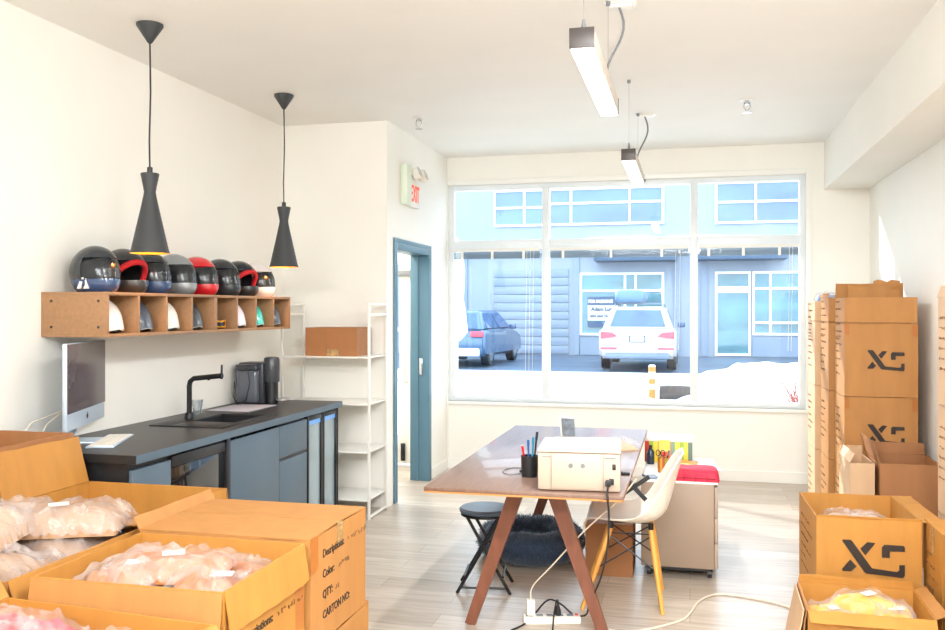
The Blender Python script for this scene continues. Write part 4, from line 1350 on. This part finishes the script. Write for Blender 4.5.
for x in (-.135, .135):
    for y in (-.145, .145):
        obj('foot', M().box(x - .015, x + .015, y - .015, y + .015, 0, .006), BLACK, t, 0)
t = thing('pen_cup', 'black mesh pen cup with pens beside the printer', 'pen cup', (-.745, 4.2, .74))
obj('cup', M().lathe([(.038, 0), (.042, .1), (.039, .1), (.036, .005)], 28, cap=False).lathe([(.038, 0), (.038, .004)], 28), BLACK, t)
for k, (dx, dy, c, lab) in enumerate(((-.02, -.01, REDG, 'red pen'), (-.008, .02, mat('blue_pen', (40, 90, 150), .3), 'blue pen'), (.012, -.005, mat('teal_pen', (40, 130, 160), .3), 'teal pen'), (.02, .012, BLACK, 'black marker'))):
    p = thing('pen', lab + ' standing in the mesh pen cup', 'pen', (-.745 + dx * .7, 4.2 + dy * .7, .746), 0, 'pens in the black cup')
    h_ = .135 + .02 * k
    top = V((dx * .9, dy * .9, h_))
    obj('barrel', M().tube([(0, 0, 0), top * .7, top], [.003, .005, .005], 8), c, p)
    obj('cap', M().tube([top * .86, top * 1.05], .0062, 8), c, p)
t = thing('coiled_cable', 'thin dark cable coiled by the pen cup', 'cable', (-.84, 4.3, .74))
obj('loop', M().tube([(.055 * math.cos(a_) , .09 * math.sin(a_), .004) for a_ in [k * 2 * PI / 24 for k in range(24)]], .0025, 6, closed=True), GREY, t)
obj('plug', M().box(.03, .06, -.02, .0, 0, .012, .002), BLACK, t, 30)
t = thing('photo_card', 'small printed card stand tilted upright behind the printer', 'card', (-.655, 5.05, .74), R(-8))
t.scale = (1, 1, 1.12)
obj('card', M().slab((-.055, 0, .002), (.085, 0, 0), (-.03, .05, .16), (0, .003, 0)), WPL, t, 0)
obj('picture', M().slab((-.052, -.003, .07), (.076, 0, 0), (-.016, .028, .085), (0, .002, 0)), mat('grey_picture', (104, 112, 122), .4, var=.4, scale=25), t, 0)
obj('text_block', M().slab((-.048, -.003, .012), (.076, 0, 0), (-.009, .015, .05), (0, .002, 0)), mat('blue_grey_print', (96, 130, 146), .4, var=.2, scale=30), t, 0)
obj('support', M().slab((-.045, .05, .002), (.06, 0, 0), (-.008, -.02, .08), (0, .002, 0)), WPL, t, 0)
bagged('crumpled_bag', 'crumpled clear plastic bag lying on the table behind the printer', (-.47, 5.18, .741), R(20), .16, .13, .035, CRM, FILM, 131.0, None, 'bag', tag_=False, cname='folded_sheet')
t = thing('clamp', 'black X-shaped clamp fixed to the table edge by the printer', 'clamp', (-.275, 4.34, .70))
obj('arm', M().beam((-.045, -.01, .045), (.07, .0, -.075), .02, .014, (0, 1, 0)), BLACK, t, 0)
obj('arm', M().beam((-.04, .015, -.055), (.085, .01, .035), .02, .014, (0, 1, 0)), BLACK, t, 0)
obj('pivot', M().tube([(0, -.015, -.005), (0, .025, -.005)], .016, 12), BLACKM, t)
obj('jaw', M().box(-.06, -.006, -.012, .02, .041, .055, .003), BLACK, t, 30)

# ------------------------------------------------------------------ stool
t = thing('folding_stool', 'round slate blue folding stool with black legs beside the table', 'stool', (-1.1, 4.80, 0), R(8))
obj('seat', M().lathe([(.02, .415), (.128, .415), (.142, .425), (.144, .438), (.135, .447), (.02, .45)], 40), STOOLB, t)
obj('seat_rim', M().lathe([(.1, .405), (.136, .405), (.136, .418), (.1, .418)], 40, cap=False), BLACKM, t)
for s_ in (-1, 1):
    obj('leg', M().tube([(-.09 * s_, -.10, .41), (.0, -.105, .25), (.145 * s_, -.11, 0)], .009, 10), BLACKM, t)
    obj('leg', M().tube([(-.09 * s_, .10, .41), (.0, .105, .25), (.145 * s_, .11, 0)], .009, 10), BLACKM, t)
    obj('stretcher', M().tube([(.105 * s_, -.108, .09), (.105 * s_, .108, .09)], .007, 8), BLACKM, t)
obj('stretcher', M().tube([(-.13, -.11, .03), (.13, -.11, .03)], .006, 8), BLACKM, t)

# ------------------------------------------------------------------ dog bed
t = thing('pet_bed', 'round fluffy navy pet bed on the floor under the table', 'pet bed', (-.965, 5.5, 0))
def torus(u, v, k=0):
    a, b_ = u * 2 * PI, v * 2 * PI
    Rr, r_ = .235, .10
    n = noise.fractal(V((math.cos(a) * 3, math.sin(a) * 3, b_)), .9, 2, 3) * .012
    rr = r_ + n
    return V(((Rr + rr * math.cos(b_)) * math.cos(a), (Rr + rr * math.cos(b_)) * math.sin(a), .096 + rr * math.sin(b_) * .97))
m = M(); m.grid(torus, 72, 24, wrapu=True)
bmesh.ops.remove_doubles(m.b, verts=m.b.verts[:], dist=1e-5)
bol = obj('bolster', m, FUR, t, 80)
obj('cushion', M().lathe([(.02, .0), (.2, .0), (.2, .05), (.15, .07), (.02, .075)], 40), FUR, t)
fm = M()
for k in range(7000):
    u, v = rnd.random(), rnd.random()
    if .55 < v < .95 and rnd.random() < .6:
        continue
    p = torus(u, v)
    a, b_ = u * 2 * PI, v * 2 * PI
    nn = V((math.cos(b_) * math.cos(a), math.cos(b_) * math.sin(a), math.sin(b_)))
    d_ = (nn + V((rnd.uniform(-.7, .7), rnd.uniform(-.7, .7), rnd.uniform(-.5, .5)))).normalized() * rnd.uniform(.012, .026)
    sd = d_.cross(V((rnd.random(), rnd.random(), rnd.random()))).normalized() * .0022
    if (p + d_).z < .004:
        continue
    vs = [fm.b.verts.new(q) for q in (p - sd, p + sd, p + d_)]
    fm.face(vs)
fo = obj('fur', fm, mat('slate_fur_tips', (84, 110, 138), .8, var=.35, scale=40), t, 0)
fo['kind'] = 'stuff'

# box under table
carton('small brown carton standing on the floor behind the white chair', (-.455, 5.32, 0), .27, .30, .295, 0, {'front': (0, .15), 'back': (0, .15)}, CARD2, None, 161)

# ------------------------------------------------------------------ chair
t = thing('shell_chair', 'white moulded shell chair on beech legs at the table', 'chair', (-.30, 4.78, 0), R(180 + 2))
prof = [(.235, .405, .175), (.225, .432, .20), (.18, .445, .22), (.08, .438, .232), (-.04, .428, .235), (-.12, .44, .232), (-.175, .485, .228), (-.205, .56, .225), (-.228, .65, .22), (-.25, .73, .20), (-.262, .775, .16), (-.268, .795, .09)]
def shell(u, v):
    k = v * (len(prof) - 1)
    i = min(int(k), len(prof) - 2)
    g = k - i
    P = [prof[max(0, min(len(prof) - 1, i + q))] for q in (-1, 0, 1, 2)]
    def cr_(a, b_, c, d_):
        return .5 * ((2 * b_) + (-a + c) * g + (2 * a - 5 * b_ + 4 * c - d_) * g * g + (-a + 3 * b_ - 3 * c + d_) * g ** 3)
    x, z, w_ = [cr_(*[p[j] for p in P]) for j in range(3)]
    s_ = u * 2 - 1
    mid = math.exp(-((v - .5) / .22) ** 2)
    seat = max(0, 1 - v / .5)
    back = max(0, (v - .5) / .5)
    c_ = abs(s_) ** 2.6
    return V((x + c_ * (.075 * mid + .055 * back * (1 - back) * 2), s_ * w_, z + c_ * (.03 * seat * min(1, v * 8) + .055 * mid + .0 * back)))
m = M(); m.grid(shell, 28, 44); m.solid(-.007)
obj('seat_shell', m, WPL, t, 60)
legs = []
for sx_, fx in ((1, .235), (-1, .15)):
    for sy_ in (-1, 1):
        a0 = V((sx_ * .105, sy_ * .115, .405)); a1 = V((sx_ * (fx + .01), sy_ * .205, 0))
        if sx_ < 0:
            a0.x = -.10
        legs.append((a0, a1))
        obj('leg', M().tube([a0, a0.lerp(a1, .15), a1], [.012, .0155, .0105], 12), BEECH, t)
fr = M()
L_ = lambda i, k: legs[i][0].lerp(legs[i][1], k)
for i, j in ((0, 1), (2, 3), (0, 2), (1, 3)):
    fr.tube([L_(i, .06), L_(j, .06)], .004, 6)
for i, j in ((0, 1), (2, 3), (0, 2), (1, 3)):
    fr.tube([L_(i, .08), L_(j, .5)], .004, 6)
    fr.tube([L_(j, .08), L_(i, .5)], .004, 6)
obj('wire_brace', fr, BLACKM, t)
for i in range(4):
    p = legs[i][0]
    obj('mount', M().tube([p + V((0, 0, .0)), p + V((0, 0, .032))], .014, 10), BLACKM, t)

# ------------------------------------------------------------------ pedestal cabinet and its load
t = thing('drawer_pedestal', 'taupe steel drawer pedestal on casters behind the white chair', 'cabinet', (-.06, 5.66, 0))
PX, PY = .215, .43
obj('carcass', M().box(-PX, PX - .022, -PY, PY, .06, .541, .003), CABG, t, 30)
obj('top_panel', M().box(-PX - .002, PX, -PY - .001, PY, .541, .55, .002), WMET, t, 30)
for k, (a, b_) in enumerate(((.065, .205), (.21, .35), (.355, .525))):
    dr = obj('drawer', M().box(PX - .02, PX, -PY + .003, PY - .003, a, b_, .003), CABD, t, 30)
    obj('handle', M().box(PX, PX + .006, -.08, .08, b_ - .03, b_ - .018, .002), CHROME, dr, 30)
obj('base', M().box(-PX + .02, PX - .04, -PY + .02, PY - .02, .04, .06), BLACK, t, 0)
for sx_ in (-1, 1):
    for sy_ in (-1, 1):
        cs = M()
        x, y = sx_ * (PX - .045), sy_ * (PY - .045)
        cs.tube([(x - .012, y, .025), (x + .012, y, .025)], .0248, 16)
        cs.box(x - .016, x + .016, y - .008, y + .008, .03, .06)
        obj('caster', cs, BLACK, t)
STR = stripe_mat('stripe_print', [(206, 60, 40), (150, 176, 60), (226, 200, 60), (196, 140, 60), (214, 60, 50), (228, 110, 60), (120, 150, 130), (220, 210, 70), (150, 180, 60), (214, 206, 80), (104, 130, 120)], .30)
t = thing('striped_box', 'storage box with red, green and yellow stripes and white lid on the pedestal', 'box', (-.135, 5.97, .55))
obj('body', M().box(-.15, .15, -.10, .10, 0, .135, .002), STR, t, 30)
obj('lid', M().box(-.153, .153, -.103, .103, .135, .16, .003), WPL, t, 30)
obj('label', M().box(-.06, .01, -.1036, -.1, .07, .145), mat('sticky_note', (240, 206, 100), .7), t, 0)
t = thing('tin_cup', 'striped orange tin holding scissors and a pen on the pedestal', 'pen cup', (-.155, 5.52, .55))
obj('tin', M().lathe([(.036, 0), (.036, .09), (.033, .09), (.033, .004)], 28, cap=False).lathe([(.036, 0), (.036, .003)], 28), stripe_mat('tin_stripe', [(190, 110, 40), (210, 150, 60), (170, 70, 30), (140, 150, 60), (214, 110, 40)], .075), t)
t = thing('pen', 'dark pen leaning in the striped tin', 'pen', (-.15, 5.51, .556))
obj('barrel', M().tube([(0, 0, 0), (.025, -.01, .12)], .005, 8), BLACK, t)
obj('cap', M().tube([(.021, -.0085, .1), (.027, -.011, .13)], .0065, 8), GREY, t)
t = thing('scissors', 'scissors with black handles standing in the striped tin', 'scissors', (-.17, 5.53, .556))
obj('blade', M().beam((0, 0, 0), (-.005, 0, .09), .01, .003), CHROME, t, 0)
for q in (-1, 1):
    obj('handle', M().tube([(-.005 + q * .014 + .012 * math.cos(k * PI / 6), 0, .108 + .018 * math.sin(k * PI / 6)) for k in range(12)], .003, 6, closed=True), BLACK, t)
t = thing('pouch', 'bright red folded cloth pouch on the pedestal edge', 'pouch', (.035, 5.36, .55), R(-3))
f = cloth_fn(.13, .10, .085, 4.4, .3, 0, 9)
m = M(); m.grid(f, 36, 30); m.grid(lambda u, v: V((f(u, v).x, f(u, v).y, 0)), 8, 8)
bmesh.ops.remove_doubles(m.b, verts=m.b.verts[:], dist=1e-5)
obj('cloth', m, RED, t, 80)
obj('fold_seam', M().tube([(-.125, -.101, .018), (0, -.104, .022), (.122, -.101, .018)], .003, 6), mat('dark_red_seam', (150, 14, 40), .6), t)
t = thing('papers', 'white sheets of paper on the pedestal behind the red pouch', 'paper', (.05, 5.72, .55), R(12))
t.name = 'paper_sheet'
obj('sheet', M().box(-.105, .1, -.14, .15, 0, .006), PAPER, t, 0)
obj('top_sheet', M().box(-.09, .115, -.15, .13, .006, .009), mat('bluish_paper', (222, 230, 240), .7), t, 0)
t = thing('note_pad', 'yellow note pad lying by the striped box', 'note pad', (-.02, 5.80, .55), R(-15))
obj('pad', M().box(-.06, .06, -.05, .05, 0, .02, .002), mat('pad_yellow', (240, 224, 150), .7), t, 0)
obj('cover', M().box(-.061, .061, -.051, .051, .02, .022), mat('pad_orange', (236, 150, 80), .6), t, 0)
t = thing('bottle', 'small dark bottle beside the striped box at the table edge', 'bottle', (-.245, 5.80, .55))
obj('body', M().lathe([(.022, 0), (.024, .01), (.024, .08), (.01, .1)], 20), mat('dark_bottle', (44, 56, 70), .2), t)
obj('cap', M().lathe([(.011, .1), (.011, .12)], 16), BLACK, t)
t = thing('calculator', 'grey blue calculator lying on the pedestal corner by the table', 'calculator', (-.225, 5.33, .55), R(20))
obj('case', M().box(-.035, .035, -.06, .06, 0, .012, .003), mat('slate_case', (120, 136, 156), .4), t, 30)
obj('display', M().box(-.028, .028, .03, .052, .012, .0135), PAPER, t, 0)

# ------------------------------------------------------------------ cables on the floor
def smooth_path(pts, n=6):
    pts = [V(p) for p in pts]
    out = []
    for i in range(len(pts) - 1):
        P = [pts[max(0, min(len(pts) - 1, i + q))] for q in (-1, 0, 1, 2)]
        for k in range(n):
            g = k / n
            out.append(.5 * ((2 * P[1]) + (-P[0] + P[2]) * g + (2 * P[0] - 5 * P[1] + 4 * P[2] - P[3]) * g * g + (-P[0] + 3 * P[1] - 3 * P[2] + P[3]) * g ** 3))
    out.append(pts[-1])
    return out
t = thing('power_strip', 'white power strip on the floor between the table legs', 'power strip', (-.66, 4.34, 0), R(15))
obj('case', M().box(-.14, .14, -.032, .032, 0, .036, .005), WPL, t, 40)
for k in range(5):
    x = -.11 + k * .05
    obj('outlet', M().box(x - .016, x + .016, -.016, .016, .036, .0375).box(x - .006, x - .003, -.006, .006, .0375, .038).box(x + .003, x + .006, -.006, .006, .0375, .038), GREY, t, 0)
obj('switch', M().box(.115, .13, -.01, .01, .036, .041), mat('switch_red', (190, 50, 40), .4), t, 0)
t = thing('power_cable', 'black printer cord dropping from the table to the power strip', 'cord', (0, 0, 0))
obj('cable', M().tube(smooth_path([(-.343, 3.876, .785), (-.342, 3.82, .75), (-.338, 3.84, .66), (-.35, 3.92, .5), (-.40, 4.12, .3), (-.47, 4.3, .12), (-.50, 4.4, .03), (-.56, 4.39, .03), (-.62, 4.38, .08), (-.70, 4.45, .07), (-.77, 4.30, .01), (-.83, 4.17, .006)]), .0045, 8), CORDB, t)
obj('plug', M().box(-.355, -.331, 3.855, 3.885, .775, .80, .003), BLACK, t, 30)
t = thing('plug_adapter', 'black plug standing in the power strip', 'plug', (-.63, 4.345, .038), R(15))
obj('plug_body', M().lathe([(.016, 0), (.016, .02), (.006, .05), (.004, .07)], 12), BLACK, t)
obj('lead', M().tube(smooth_path([(0, 0, .065), (-.01, -.03, .08), (-.03, -.09, .03), (-.05, -.2, -.03)]), .004, 6), CORDB, t)
t = thing('charger', 'white charger block in the power strip with a thin pale cord', 'charger', (-.76, 4.318, .038), R(15))
obj('block', M().box(-.02, .02, -.02, .02, 0, .075, .005), WPL, t, 40)
obj('cord', M().tube(smooth_path([(0, 0, .074), (.01, 0, .14), (.1, -.06, .26), (.24, -.16, .45), (.38, -.28, .62), (.45, -.34, .73)]), .0035, 6), CORDW, t)
t = thing('extension_cord', 'white extension cord winding over the floor to the cartons', 'cord', (0, 0, 0))
obj('cable', M().tube(smooth_path([(-.42, 4.30, .008), (-.30, 4.28, .006), (-.186, 4.35, .006), (-.048, 4.496, .006), (.0, 4.62, .006), (.05, 4.83, .006), (.146, 4.965, .006), (.285, 4.95, .006), (.44, 4.88, .006), (.52, 4.80, .006)]), .0055, 8), CORDW, t)
obj('plug', M().box(-.44, -.40, 4.285, 4.315, 0, .02, .004), WPL, t, 30)

# ------------------------------------------------------------------ light
wd = bpy.data.worlds.new('sky')
bpy.context.scene.world = wd
wd.use_nodes = True
bg = wd.node_tree.nodes['Background']
bg.inputs['Color'].default_value = (.80, .91, 1.0, 1)
bg.inputs['Strength'].default_value = 2.9
sun = bpy.data.objects.new('sun', bpy.data.lights.new('sun', 'SUN'))
C.objects.link(sun)
sun.rotation_euler = V((1, -.75, -.55)).to_track_quat('-Z', 'Y').to_euler()
sun.data.energy = 5
sun.data.angle = R(.6)
sun.data.color = (1, .97, .92)
def lamp(x, y, z, sx, sy, e, col=(1, .9, .78), rx=0, ry=0):  # unseen area light added as fill, without any fixture
    la = bpy.data.lights.new('fill_light', 'AREA')
    la.shape = 'RECTANGLE'; la.size = sx; la.size_y = sy; la.energy = e; la.color = col
    o = bpy.data.objects.new('fill_light', la)
    C.objects.link(o)
    o.location = (x, y, z); o.rotation_euler = (R(rx), R(ry), 0)
lamp(-.7, -1.6, 2.83, 2.6, .6, 128, (.94, .97, 1.0), 32)
lamp(.55, 1.3, 2.70, .9, .2, 54, (.93, .965, 1.0), 30)
lamp(-3.3, 7.4, 2.9, .6, .6, 25, (1, .95, .88))  # added to brighten the vestibule behind the doorway
# skylight entering through the window glass
po = bpy.data.lights.new('window_portal', 'AREA')
po.shape = 'RECTANGLE'; po.size = WX1 - WX0; po.size_y = WZ1 - WZ0
po.cycles.is_portal = True
p = bpy.data.objects.new('window_portal', po); C.objects.link(p)
p.location = ((WX0 + WX1) / 2, YB + .16, (WZ0 + WZ1) / 2); p.rotation_euler = (R(-90), 0, 0)

sc = bpy.context.scene
sc.view_settings.view_transform = 'Standard'
sc.view_settings.look = 'None'
sc.view_settings.exposure = 0.9
sc.view_settings.gamma = 1.0
sc.view_settings.use_curve_mapping = False
sc.cycles.max_bounces = 8
sc.cycles.diffuse_bounces = 5
sc.cycles.glossy_bounces = 4
sc.cycles.transparent_max_bounces = 12
sc.cycles.caustics_reflective = False
sc.cycles.caustics_refractive = False
sc.cycles.sample_clamp_indirect = 4.0
sc.cycles.use_denoising = True
